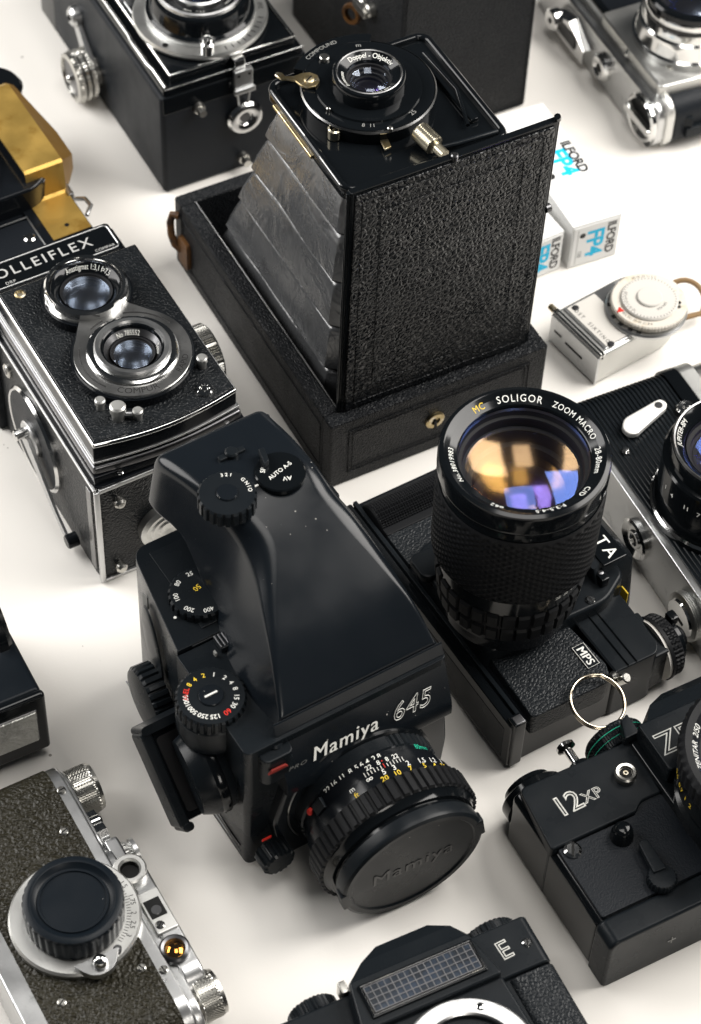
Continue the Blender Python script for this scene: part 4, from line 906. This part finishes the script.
# ================================================================== TWIN LENS REFLEX top left
def twin_lens_back():
    r=thing('twin_lens_camera','glossy black twin lens camera with silver trim, clasp and knurled side knob, top left','camera',-96.6,189,30)
    b=M('fine_leatherette'); b.box(0,76,0,131,0,60,2.5,4); b.build('body',r)
    g=M('gloss_black'); g.box(2,74,1.2,129,58,64,1.2); g.box(6.5,71,3.4,129,63,69,.8); g.box(1,75,-.4,1,50,60,.5); g.build('front_standard',r)
    e=M('chrome'); e.tube([(7,128,69.2),(7,4,69.2),(70.4,4,69.2),(70.4,128,69.2)],.9,seg=8); e.tube([(3.4,128,64.6),(3.4,42,64.6),(2.6,38,65),(2.6,20,65),(3.6,16,64.6),(3.6,2,64.4)],1.0,seg=8); e.tube([(2.6,.8,64.4),(74,.8,64.4)],.35,seg=8); e.use('satin_chrome'); e.tube([(9.5,60,69.4),(9.5,46,69.4),(11,40,69.4),(11,30,69.4)],.7,seg=8); e.build('trim',r)
    cx,cy=37,35
    s=M('dull_alloy'); s.lathe([(0,70),(31.5,70),(32,71.5),(31.4,73),(0,73)],(cx,cy,0),seg=96); s.use('black_ink')
    for k in range(9):
        th=math.radians(-35-k*7); s.box(27.5,30,-.25,.25,73,73.1,0,T=Matrix.Translation((cx,cy,0))@Matrix.Rotation(th,4,'Z'))
    s.arc('250',2.2,28.6,-18,73.1,(cx,cy,0),inward=True); s.arc('50',2.2,28.6,-2,73.1,(cx,cy,0),inward=True); s.use('hole_black'); s.disc(1.4,.3,(12,20,73),(0,0,1),.05,16); s.build('shutter_plate',r)
    l=M('gloss_black'); l.lathe([(25.5,72.5),(25.5,76),(24,77),(23,84),(22,85.5),(20.5,86)],(cx,cy,0),seg=96); l.use('satin_chrome'); l.lathe([(25.7,73),(25.9,75),(25.2,76.2),(24.2,76.6)],(cx,cy,0),seg=96)
    l.lathe([(20.8,85.6),(20.4,87.2),(19.4,87.6),(18,86.4)],(cx,cy,0),seg=96); l.use('gloss_black'); l.lathe([(18.4,87),(13,84)],(cx,cy,0),seg=64); l.use('white_ink'); l.arc('8cm   1:3,5',1.6,15.6,-125,85.6,(cx,cy,0),inward=True,cone=.55); l.arc('TESSA',1.6,15.6,-55,85.6,(cx,cy,0),inward=True,cone=.55); l.use('satin_chrome'); l.lathe([(13.4,84.2),(13.4,87.4),(12.2,88),(11,86.6)],(cx,cy,0),seg=64); l.build('lens_rim',r)
    lens_parts(r,(cx,cy,86),(0,0,1),11,10)
    v=M('satin_chrome'); v.lathe([(22,70),(22,86),(20.5,88),(18,87)],(cx,88,0),seg=96); v.build('lens_rim',r); lens_parts(r,(cx,88,86),(0,0,1),18,10)
    k=M('chrome'); k.lathe([(0,73),(3.2,73),(3.2,78.6),(2.4,79.2),(2.4,81.6),(1.4,82),(0,81.2)],(27.5,7.2,0),seg=32); k.build('peg',r)
    # clasp and crank ring on the near face
    c=M('chrome'); c.box(37.5,43,-1,6,64.5,69.8,.5); c.build('clasp_hook',r)
    c=M('satin_chrome'); c.box(36.6,46,-3,-.2,54,64.5,.5); c.box(35.8,46.8,-4.4,-2.4,51.6,54.6,.6); c.use('hole_black'); c.disc(.7,.4,(38.6,-2.8,62),(0,-1,0),.05,10); c.disc(.7,.4,(44,-2.8,62),(0,-1,0),.05,10); c.use('satin_chrome'); c.tube([(38,-2.6,53),(38.8,-2.4,44)],.55,seg=8); c.tube([(44.6,-2.6,53),(43.6,-2.4,44)],.55,seg=8)
    c.build('clasp',r)
    k=M('chrome'); k.lathe([(0,1),(3.4,1),(4,2.2),(6.2,3),(8.2,2.6),(9.2,1.2),(9.2,-.6)],(42.2,-1,34.6),(0,-1,0),56); k.use('dark_steel'); k.lathe([(0,1.4),(2.6,1.4)],(42.2,-1,34.6),(0,-1,0),24); k.build('wind_ring',r)
    for x,z in ((18.6,49),(41.6,8)):
        k=M('nickel'); k.lathe([(0,0),(3,0),(2.8,2.4),(2.1,2.6),(1.9,6),(0,6)],(x,0,z),(0,-1,0),28); k.build('foot_stud',r)
    # knob on the left side
    k=M('nickel'); k.lathe([(0,0),(9,0),(9,3),(13,3.4)]+[(13.0-(.7 if j%2 else 0),4+j*1.5) for j in range(6)]+[(12.4,13),(10.4,13.6),(10,12.4),(0,12.4)],(0,80,15),(-1,0,0),96,lambda t_,i,q,hh:q+(.18 if int(t_*48/PI)%2 else -.12) if 3<i<11 else q)
    k.use('dark_steel'); k.lathe([(9.8,12.5),(0,12.5)],(0,80,15),(-1,0,0),40); k.use('chrome'); k.disc(2.2,3,(-12,80,15),(-1,0,0),.8,20); k.build('focus_knob',r)
    a=M('satin_chrome'); a.loft([[(-.5,74,20),(-.5,88,22),(-3.4,88,22),(-3.4,74,20)],[(-.5,86,30),(-.5,95,30),(-3,95,30),(-3,86,30)],[(-.5,94,37),(-.5,101,37),(-2.6,101,37),(-2.6,94,37)]]); a.lathe([(0,0),(5.4,0),(5.4,3),(4,4.6),(0,5)],(0,97,37),(-1,0,0),32); a.use('hole_black'); a.disc(1.5,.6,(-4.8,97,37),(-1,0,0),.1,14); a.build('side_arm',r)
    h=M('gloss_black'); h.box(0,76,129,150,0,84,2); h.build('focusing_hood',r)
twin_lens_back()

# ================================================================== camera with brass coloured prism cover
def brass_slr():
    r=thing('slr_camera','black camera with a bare yellow brass prism cover, cut by left edge','camera',-139.8,120.6,32)
    # local zero is the near left corner of the brass foot at z=35
    b=M('fine_leatherette'); b.poly(fillet([(-58,-14),(-4,-14),(-4,18.5),(-58,18.5)],[2]*4),2,34.5,'z',1,2); b.build('leather_front',r)
    s=M('black_paint'); s.poly(fillet([(-58,-16),(20,-16),(20,100),(-58,100)],[3]*4),0,33.6,'z',1.2,3); s.poly(fillet([(-5,-15),(19.5,-15),(19.5,25),(-5,25)],[2]*4),30,34.6,'z',.8,2); s.build('body',r)
    e=M('satin_chrome'); e.box(-4.9,-4.3,-14,20,34.2,35,.1,1); e.box(-22,-4.6,19,19.6,34.2,35,.1,1); e.build('trim_line',r)
    k=M('chrome'); screw(k,(-9,6.6,34.4),(0,0,1),2.8,1.2,(.7,1,0)); k.build('screw',r)
    m=M('black_paint'); m.poly(fillet([(-56,23),(2,23),(14,30),(14,84),(-56,84)],[4,3,3,3,3]),30,47,'z',1.5,3); m.build('mirror_box',r)
    # brass: foot, step, top strip, sloping roof side
    c=M('brass_sheet'); 
    x0,x1=0,18.8
    th=1.1
    prof=[(0,35),(25.0,35),(26.4,36),(27.8,51.6),(29.4,52.6),(86,52.6),(90,50)]
    top=[(y,z) for y,z in prof]; bot=[(y,z-th) for y,z in prof]
    c.loft([[(x0,y,z) for y,z in top]+[(x0,y,z) for y,z in bot[::-1]],[(x1,y,z) for y,z in top]+[(x1,y,z) for y,z in bot[::-1]]],sharp=20)
    c.use('hole_black'); c.disc(1.1,.12,(9.3,6,34.98),(0,0,1),.02,18); c.build('brass_cover',r)
    g=M('brass_dark'); g.loft([[(18,y,52.2),(18,y,34),(x,y,30),(x,y,h_)] for y,x,h_ in ((29.6,19,51),(36,25,45),(43,30,39),(62,31,37),(88,22,49))],sharp=12); g.build('brass_roof',r)
    d=M('satin_chrome'); d.box(18,21,22,30,22,36,.6); d.tube([(22,12,30),(26,16,31),(26,22,30),(23,26,28)],1.1,seg=8); d.build('strap_lug',r)
    d=M('black_paint'); d.lathe([(0,0),(11,0),(11,4),(10,5),(10,8),(9,9),(0,9)],(20,-1,18),(1,0,0),96,knurl(24,.3)); d.use('chrome'); d.disc(4,3,(29,-1,18),(1,0,0),.8,24); d.build('shutter_dial',r)
    w=M('chrome'); w.lathe([(30,46),(30,50),(29,51),(24,51),(23.6,47)],(-34,54,0),seg=96); w.use('gloss_black'); w.lathe([(23.8,50),(20,47),(0,46)],(-34,54,0),seg=64); w.build('lens_mount',r)
    w=M('gloss_black'); w.lathe([(0,0),(12,0),(12,10),(10,12),(0,12)],(16,98,34),(.2,0,1),56); w.build('rewind_knob',r)
brass_slr()

# ================================================================== FLASH unit at left edge
def flash_unit():
    r=thing('flash_unit','blue-black flash unit with a clear ribbed window, cut by left edge','flash',-118.2,-126.5,30)
    b=M('cap_blue_black'); b.box(-70,1.5,-2,62,3,41,2.2,4); b.build('housing',r)
    f=M('gloss_black'); f.box(-70,1.8,-5.4,-1.6,5,42,1.6,3); f.build('front_frame',r)
    w=M('dark_steel'); w.box(-68,-2.6,-5.8,-4.6,14,34.4,.3,1); w.use('flash_lens'); 
    n=16
    w.box(-67.5,-3.1,-6.6,-5.2,14.6,33.8,.5,2)
    w.build('flash_window',r)
    d=M('gloss_black'); d.lathe([(0,0),(22,0),(22,4),(20,6),(0,7)],(-6,42,35),(1,0,0),72); d.build('swivel_disc',r)
    s=M('satin_black'); s.box(-70,-4,-1,60,0,4,1); s.build('base',r)
flash_unit()

# ================================================================== BARNACK STYLE RANGEFINDER bottom left
def screwmount():
    r=thing('rangefinder_camera','silver topped camera with olive-black pebbled covering and plain black lens cap, bottom left','camera',-57.3,-248.8,31.2)
    b=M('satin_chrome'); b.poly(rpoly(-14,113,1,28,12.5,10),-50,6.4,'x',1.2,3); b.build('body',r)
    l=M('brown_black_leather'); l.poly(rpoly(-14.4,113.4,.6,28.4,12.7,10),-42,1.6,'x',.3,2); l.build('covering',r)
    t=M('satin_chrome')
    t.poly(rpoly(-13,72,3,25,10,8),6,9.5,'x',.8,3)
    t.poly(fillet([(0,8),(72,8),(72,24),(0,24)],[9,6,2,9],6),8,14,'x',1.2,3)
    t.poly(fillet([(2,7),(58,7),(58,26),(2,26)],[8,5,2.5,8],6),9,17.5,'x',1.3,3)
    t.use('dull_alloy'); t.box(8.4,16.8,24.4,43,25.6,27.4,.6); t.build('top_housing',r)
    p=M('satin_chrome'); p.poly(rpoly(66,112,4,24,9.5,8),6,8.2,'x',.7,3); p.build('top_plate',r)
    w=M('dull_alloy'); w.lathe([(3.4,25.4),(6.4,25.4),(6.4,29),(5.8,29.6),(4.4,29.6),(3.6,28.4)],(10.8,53.2,0),seg=56); w.use('hole_black'); w.lathe([(3.7,28.6),(3.2,26.5),(0,26.3)],(10.8,53.2,0),seg=32); w.build('window_ring',r)
    w=M('hole_black'); w.box(9.2,15.4,30.8,38.8,27.2,27.7,.1,1); w.use('dark_steel'); w.disc(2,.2,(12.3,33.8,27.6),(0,0,1),.1,20); w.build('viewfinder_window',r)
    s=M('chrome'); screw(s,(10.8,27.6,27.2),(0,0,1),1.8,.8,(1,1,0)); s.build('screw',r)
    w=M('dark_steel'); w.lathe([(3.6,25.4),(5.8,25.4),(5.8,27.6),(5,28.2),(4,27.8),(3.6,26.6)],(11.2,16.5,0),seg=48); w.use('hole_black'); w.lathe([(3.8,26.6),(0,26.2)],(11.2,16.5,0),seg=32); w.build('window_ring',r)
    M('glass_amber_small').lathe(dome(3.5,1,6,26.6),(11.2,16.5,0),seg=32).build('glass',r)
    screws(r,[(x,y,28.2) for x,y in ((3.0,96.6),(3.6,10.2),(-3.7,79.6),(-3.0,14.7),(-34.2,15.6),(-35,92))],r=1.7,mt='nickel')
    # knurled knobs
    def knob(y,R,x0,x1,nm):
        rows=int((x1-x0-1)/.62); 
        k=M('nickel'); k.lathe([(0,x0-2),(R*.6,x0-2),(R*.6,x0),(R-.3,x0),(R,x0+.4)]+[(R,x0+.6+.62*j) for j in range(rows)]+[(R-.4,x1),(0,x1)],(0,y,14),(1,0,0),144,lambda t_,i,q,hh:q-.3+.5*((int(t_*72/(2*PI)*2)//2+i)%2) if 4<i<4+rows else q); k.build(nm,r)
    knob(101,9.8,8.4,18.6,'rewind_knob'); knob(0.3,9.0,11,20.5,'wind_knob')
    a=M('chrome'); a.loft([[(8,84,16),(8,88,20),(12,88,20),(12,84,16)],[(8,72,20),(8,76,24),(12,76,24),(12,72,20)]]); a.disc(2.6,4.4,(8,82,21),(1,0,0),.7,24); a.build('lug_arm',r)
    a=M('dull_alloy'); a.lathe([(0,0),(5.2,0),(5.2,3),(3.4,5.4),(3.4,7.2),(0,7.6)],(13,67,14.6),(1,0,0),72,knurl(24,.15)); a.use('satin_chrome'); a.lathe([(3.4,5.2),(5.4,6),(5.4,7.6),(3,8)],(12,67,14.6),(1,0,0),48); a.build('speed_dial',r)
    # collapsed lens with cap
    cx,cy=-15.9,43.6
    f=M('dull_alloy'); f.lathe([(0,28),(24.2,28),(24.4,30.6),(23.6,31.6),(0,31.6)],(cx,cy,0),seg=128); f.use('black_ink')
    for s_,a_ in (('1.5',9),('1,75',-10),('2',-25),('2,5',-38),('3',-50)): f.arc(s_,1.9,21.6,a_,31.66,(cx,cy,0),inward=False)
    for k in range(22):
        th=math.radians(12-k*3.4); f.box(19,20.6,-.1,.1,31.6,31.68,0,T=Matrix.Translation((cx,cy,0))@Matrix.Rotation(th,4,'Z'))
    f.build('lens_flange',r)
    tb=M('satin_chrome'); tb.poly(fillet([(-9,-20),(9,-20),(4.2,-27.5),(-4.2,-27.5)],[1,1,4,4],5),31,34.2,'z',.8,3,T=Matrix.Translation((cx,cy,0))@Matrix.Rotation(math.radians(-2),4,'Z'))
    tb.use('chrome'); tb.lathe([(0,34),(2.7,34),(2.9,36),(2.2,37.6),(1.2,38.2),(0,37.6)],(cx-.6,cy-23.4,0),seg=32); tb.build('focus_tab',r)
    pk=M('dark_steel'); pk.disc(1.6,2.6,(cx+7.6,cy-20.4,31.4),(0,0,1),.6,18); pk.build('index_peg',r)
    c=M('cap_blue_black'); c.lathe([(17.8,31.6),(18.4,32.4),(18.6,42),(18.0,43.4),(16.4,44),(15.4,43.8),(14.0,42.4),(13.2,42.2),(13.0,42.8),(12.3,42.8),(12.0,42.2),(0,42.1)],(cx,cy,0),seg=180,fn=lambda t_,i,q,hh:q-(.35 if i in(1,2) and (t_*36/(2*PI))%1<.3 else 0)); c.build('lens_cap',r)
screwmount()

# ================================================================== SLR with selenium meter grid (bottom)
def meter_slr():
    p=(0,0)
    r=thing('slr_camera','black camera with gridded meter window, empty chrome lens mount and outlined letter E','camera',102.9,-238.6,28)
    b=M('satin_black'); b.poly(rpoly(-128,-15.2,0,33,4,6),-60,37.5,'y',1.2,3); b.build('body',r)
    l=M('rubber_leather'); l.poly(rpoly(-34,-14.9,1,34.4,4,6),-58,17.6,'y',.4,2); l.build('leather_panel',r)
    t=M('satin_black'); t.poly(rpoly(-41.5,-15.5,2,35.4,3,6),18.2,38.4,'y',.9,3); 
    t.use('white_ink'); t.text('E',7.2,(-29.6,28.6,35.5),(1,.06,0),outline=.2,space=1); t.build('top_cover',r)
    s=M('chrome'); screw(s,(-20.6,27.6,35.2),(0,0,1),1.9,.9,(.4,1,0)); s.build('screw',r)
    h=M('satin_black'); h.poly(fillet([(-92,18),(-36,18),(-40.5,38),(-88,38)],[2]*4),2,41.5,'z',1.2,3); h.poly(fillet([(-92,-40),(-34,-40),(-36,19),(-88,19)],[2]*4),2,38.5,'z',1.4,3); h.build('mirror_box',r)
    # peaked prism roof behind the meter
    h=M('satin_black'); h.loft([[(x,37.5,z) for x,z in ((-88,6),(-40,6),(-40,40),(-88,40))],[(x,44,z) for x,z in ((-84,6),(-42,6),(-44,39),(-80,39))],[(x,50,z) for x,z in ((-74,8),(-46,8),(-50,34),(-71,34))]],sharp=20); h.build('prism_housing',r)
    g=M('gloss_black'); g.box(-86.5,-40.6,21.0,34.8,41,42.6,.5); g.use('worn_rail'); g.tube([(-85.4,22,42.7),(-41.6,22,42.7),(-41.6,33.8,42.7),(-85.4,33.8,42.7)],.3,True,6); g.build('meter_frame',r)
    w=M('meter_cell'); w.box(-84.6,-42.4,22.8,33.0,42.3,42.7,0)
    w.use('dark_steel')
    for k in range(17): x=-84.6+k*(42.2/16); w.box(x-.17,x+.17,22.8,33.0,42.7,42.95,0)
    for k in range(5): y=22.8+k*(10.2/4); w.box(-84.6,-42.4,y-.17,y+.17,42.72,42.98,0)
    w.build('meter_window',r)
    m=M('satin_chrome'); m.lathe([(17.6,38),(17.6,40.6),(18.2,41.2),(23.6,41.2),(24.4,40.6),(24.4,38)],(-61.8,-7.2,0),seg=128); screw(m,(-49.6,9.8,41.0),(0,0,1),1.5,.5,(1,.2,0)); m.use('matt_black'); m.lathe([(17.7,40.4),(17.4,36),(16,34),(16,12),(0,12)],(-61.8,-7.2,0),seg=96); m.build('lens_mount',r)
    d=M('satin_black'); d.lathe([(0,0),(11.4,0),(11.4,5.4),(10.6,6.2),(0,6.2)],(-27.5,38,19),(0,1,0),132,knurl(33,.25)); d.use('yellow_ink'); 
    for k in range(9): d.arc('25 60 125 500'.split()[k%4],1.6,11.75,60+k*14,3,(-27.5,38,19),(0,1,0),(1,0,0),cyl=True)
    d.build('shutter_dial',r)
    k=M('satin_black'); k.lathe([(0,0),(9.4,0),(9.4,4.4),(8.4,5.4),(0,5.4)],(-100,38,22),(0,1,0),120,knurl(30,.3)); k.build('rewind_knob',r)
    k=M('nickel'); k.rr(-93,-90,28,33,1,37,42,.4,'x') if False else k.box(-90,-87,38,43,26,34,.6); k.build('sync_socket',r)
mm,nt,out=newmat('meter_cell')
_b=N(nt,'ShaderNodeBsdfPrincipled',Roughness=.2); _tc=N(nt,'ShaderNodeTexCoord'); _n=N(nt,'ShaderNodeTexNoise',Scale=120.,Detail=2.); nt.links.new(_tc.outputs['Object'],_n.inputs[0])
_r=N(nt,'ShaderNodeValToRGB'); _r.color_ramp.elements[0].position=.4; _r.color_ramp.elements[1].position=.62; _r.color_ramp.elements[0].color=(.006,.010,.016,1); _r.color_ramp.elements[1].color=(.015,.026,.045,1)
nt.links.new(_n.outputs[0],_r.inputs[0]); nt.links.new(_r.outputs[0],_b.inputs['Base Color']); nt.links.new(_b.outputs[0],out.inputs[0])
meter_slr()

# ================================================================== SLR bottom right
def xp_slr():
    r=thing('slr_camera','black camera with outlined 12 XP lettering and small flash socket, bottom right','camera',108.1,-213.3,30)
    before=set(bpy.data.meshes)
    b=M('gloss_black'); b.poly(rpoly(-8,140,0,42,4,6),-4,68,'y',1.2,3); b.build('body',r)
    bp=M('satin_black'); bp.poly(rpoly(-9,141,-.3,43,4.5,6),-5,6,'y',1.4,3); bp.use('grey_ink')
    bp.tube([(20,-5.1,22),(20,-5.1,26)],.3,seg=6); bp.tube([(18.2,-5.1,24),(21.8,-5.1,24)],.3,seg=6); bp.build('base_plate',r)
    ch=M('gloss_black'); ch.box(-8.4,-5.5,6,67,6,40,1.0); ch.build('side_strip',r)
    l=M('fine_leatherette'); l.poly(fillet([(-6,6.4),(62,6.4),(62,40),(33,43),(28,38.4),(-6,38.4)],[1,1,1,4,1,1]),40,43.6,'z',.35,2); l.build('leather_panel',r)
    t=M('satin_black'); t.poly(fillet([(-8.6,38.8),(29,38.8),(33,42),(42,42),(44,67.5),(-6,67.5)],[1.5,1,2,1,2,3]),6,45,'z',1.1,3)
    t.build('top_cover',r)
    o=M('white_ink'); o.text('12',8.4,(7.0,53.6,45.15),(1,.03,0),outline=.3,space=1.0); o.build('lettering',r)
    o=M('white_ink'); o.text('XP',4.6,(17.4,52.6,45.15),(1,.03,0),outline=.14,space=1.1); o.build('lettering',r)
    s=M('nickel'); s.lathe([(0,45),(4.2,45),(4.4,47.6),(3.8,48.4),(2.8,48.2),(2.6,46.8),(0,46.8)],(33.2,54,0),seg=40); s.use('hole_black'); s.lathe([(2.5,46.9),(0,46.9)],(33.2,54,0),seg=20); s.use('old_brass'); s.lathe([(.5,46.8),(1.1,46.9),(1.0,47.6),(.5,47.6)],(33.2,54,0),seg=20); s.build('flash_socket',r)
    s=M('chrome'); screw(s,(-1.2,35.6,43.5),(0,0,1),3.5,1.6,(1,1.6,0)); s.build('screw',r)
    k=M('gloss_black'); k.lathe([(0,43),(4.6,43),(4.4,46),(3.6,49),(2.2,50.4),(0,50.8)],(18.5,32.5,0),seg=40); k.build('preview_button',r)
    k=M('satin_black'); k.lathe([(0,43.4),(5.4,43.4),(5.6,46.4),(5,47.6),(0,47.8)],(21.5,9.5,0),seg=88,fn=knurl(22,.15)); k.poly(fillet([(-2.6,2),(2.6,2),(1.9,16),(-1.9,16)],[.5,.5,1.8,1.8]),46,48.8,'z',.8,3,T=Matrix.Translation((21.5,9.5,0))@Matrix.Rotation(math.radians(-4),4,'Z')); k.build('timer_lever',r)
    # mirror box and prism
    m=M('gloss_black'); m.poly(fillet([(42,-2),(110,-2),(110,66),(42,66)],[2]*4),10,47,'z',1.4,3); m.build('mirror_box',r)
    p=M('satin_black'); p.poly(fillet([(45,43),(106,43),(106,66.5),(45,66.5)],[1.5]*4),20,56,'z',1.0,3); p.use('white_ink'); p.text('ZENIT',9.6,(66.5,54.5,56.12),(1,.0,0),outline=.24,space=1.05); p.build('prism_front',r)
    q=M('satin_black'); q.loft([[(x,66,z) for x,z in ((47,4),(106,4),(106,54),(49,54))],[(x,74,z) for x,z in ((50,4),(104,4),(102,52),(56,52))],[(x,80,z) for x,z in ((60,6),(98,6),(94,45),(66,45))]],sharp=20); q.poly([(40,66),(47,66),(47,76),(43,74)],30,50,'z',.8); q.build('prism_housing',r)
    # top controls (far side)
    c=M('gloss_black'); c.lathe([(0,0),(13.5,0),(13.5,4.6),(12.4,5.6),(10.6,6),(10,8.6),(0,8.8)],(4.5,67.5,27),(0,1,0),80); c.build('winding_hub',r)
    c=M('chrome'); c.lathe([(0,0),(1.9,0),(1.9,9.5),(3.9,10.4),(3.9,11.8),(3,12.4),(0,12.2)],(22.5,68,38),(0,1,0),36); c.use('gloss_black'); c.lathe([(0,0),(4.4,0),(4.4,2.4),(0,2.6)],(22.5,67.5,38),(0,1,0),32); c.build('release_pin',r)
    c=M('satin_black'); c.lathe([(0,0),(12.5,0)]+[(12.6,.6+.8*j) for j in range(11)]+[(11.8,9.6),(0,9.8)],(44,69,31),(0,1,0),160,lambda t_,i,q_,hh:q_-.3+.6*((int(t_*80/(2*PI)*2)//2+i)%2) if 1<i<12 else q_)
    c.use('green_ink'); c.lathe([(12.6,5.9),(12.98,5.95),(12.98,6.2),(12.6,6.25)],(44,69,31),(0,1,0),96); c.lathe([(12.6,2.9),(12.95,2.95),(12.95,3.1),(12.6,3.15)],(44,69,31),(0,1,0),96); c.build('shutter_dial',r)
    # lens
    cx,cy=73,22
    L=M('gloss_black'); L.lathe([(0,47),(33,47),(33,52),(31,53),(31,58),(33.4,59),(33.4,70),(32,71)],(cx,cy,0),seg=120); L.build('lens_base',r)
    L=M('rubber_black'); L.lathe([(32.4,70.6),(34.4,71)]+[(34.6,71.4+j*.9) for j in range(9)]+[(33.6,80),(32.8,81),(30,80.6),(27,77)],(cx,cy,0),seg=240,fn=lambda t_,i,q_,hh:q_+(.25 if int(t_*60/PI)%2 else -.3) if 1<i<11 else q_)
    L.use('white_ink'); L.arc('ZENITAR  2/50',2.2,29,150,79.8,(cx,cy,0),cone=.9); L.use('yellow_ink'); L.arc('0.5  0.7  1  2',2.4,33.6,165,64,(cx,cy,0),cyl=True); L.build('focus_ring',r)
    lens_parts(r,(cx,cy,77),(0,0,1),27,18)
    for me in set(bpy.data.meshes)-before:
        for v in me.vertices:
            z=v.co.z/S; v.co.z=(z-10.5 if z>14 else z*.25)*S
xp_slr()
# ------------------------------------------------------------------ lamps, world, camera
w=bpy.data.worlds.new('World'); scn.world=w; w.use_nodes=True
bg=w.node_tree.nodes['Background']; bg.inputs[0].default_value=(.80,.90,1,1); bg.inputs[1].default_value=.03
def area(name,loc,target,sx,sy,power,col):
    l=bpy.data.lights.new(name,'AREA'); l.shape='RECTANGLE'; l.size=sx; l.size_y=sy; l.energy=power; l.color=col
    o=bpy.data.objects.new(name,l); COL.objects.link(o); o.location=loc
    o.rotation_euler=(Vector(target)-Vector(loc)).to_track_quat('-Z','Y').to_euler(); return o
area('softbox_right',(.80,.26,.88),(.05,.06,0),.8,.8,25,(1,.965,.92))
area('softbox_left',(-.92,.22,.66),(-.05,.08,.03),.75,.75,17.5,(1,.98,.955))
area('softbox_top',(.12,.02,1.35),(0,0,0),.6,.4,5.5,(1,.97,.93))
area('softbox_front',(.50,-1.15,.60),(0,0,.1),.28,.35,3.2,(1,.95,.88))
D=1.050; pitch=math.radians(51.5); roll=math.radians(2.8)
F_=Vector((0,math.cos(pitch),-math.sin(pitch))); U0=Vector((0,math.sin(pitch),math.cos(pitch))); X0=Vector((1,0,0))
R_=math.cos(roll)*X0+math.sin(roll)*U0; U_=-math.sin(roll)*X0+math.cos(roll)*U0
cam=bpy.data.cameras.new('camera'); co=bpy.data.objects.new('camera',cam); COL.objects.link(co)
m=Matrix.Identity(4)
for i in range(3): m[i][0]=R_[i]; m[i][1]=U_[i]; m[i][2]=-F_[i]; m[i][3]=-D*F_[i]
co.matrix_world=m
cam.sensor_fit='VERTICAL'; cam.sensor_height=36; cam.sensor_width=36; cam.lens=2430/1024*36
cam.clip_start=.05; cam.clip_end=50
cam.dof.use_dof=True; cam.dof.focus_distance=.955; cam.dof.aperture_fstop=15
scn.camera=co
scn.render.engine='CYCLES'
scn.view_settings.view_transform='Standard'; scn.view_settings.look='None'; scn.view_settings.exposure=0; scn.view_settings.gamma=1
scn.cycles.max_bounces=8; scn.cycles.transparent_max_bounces=16
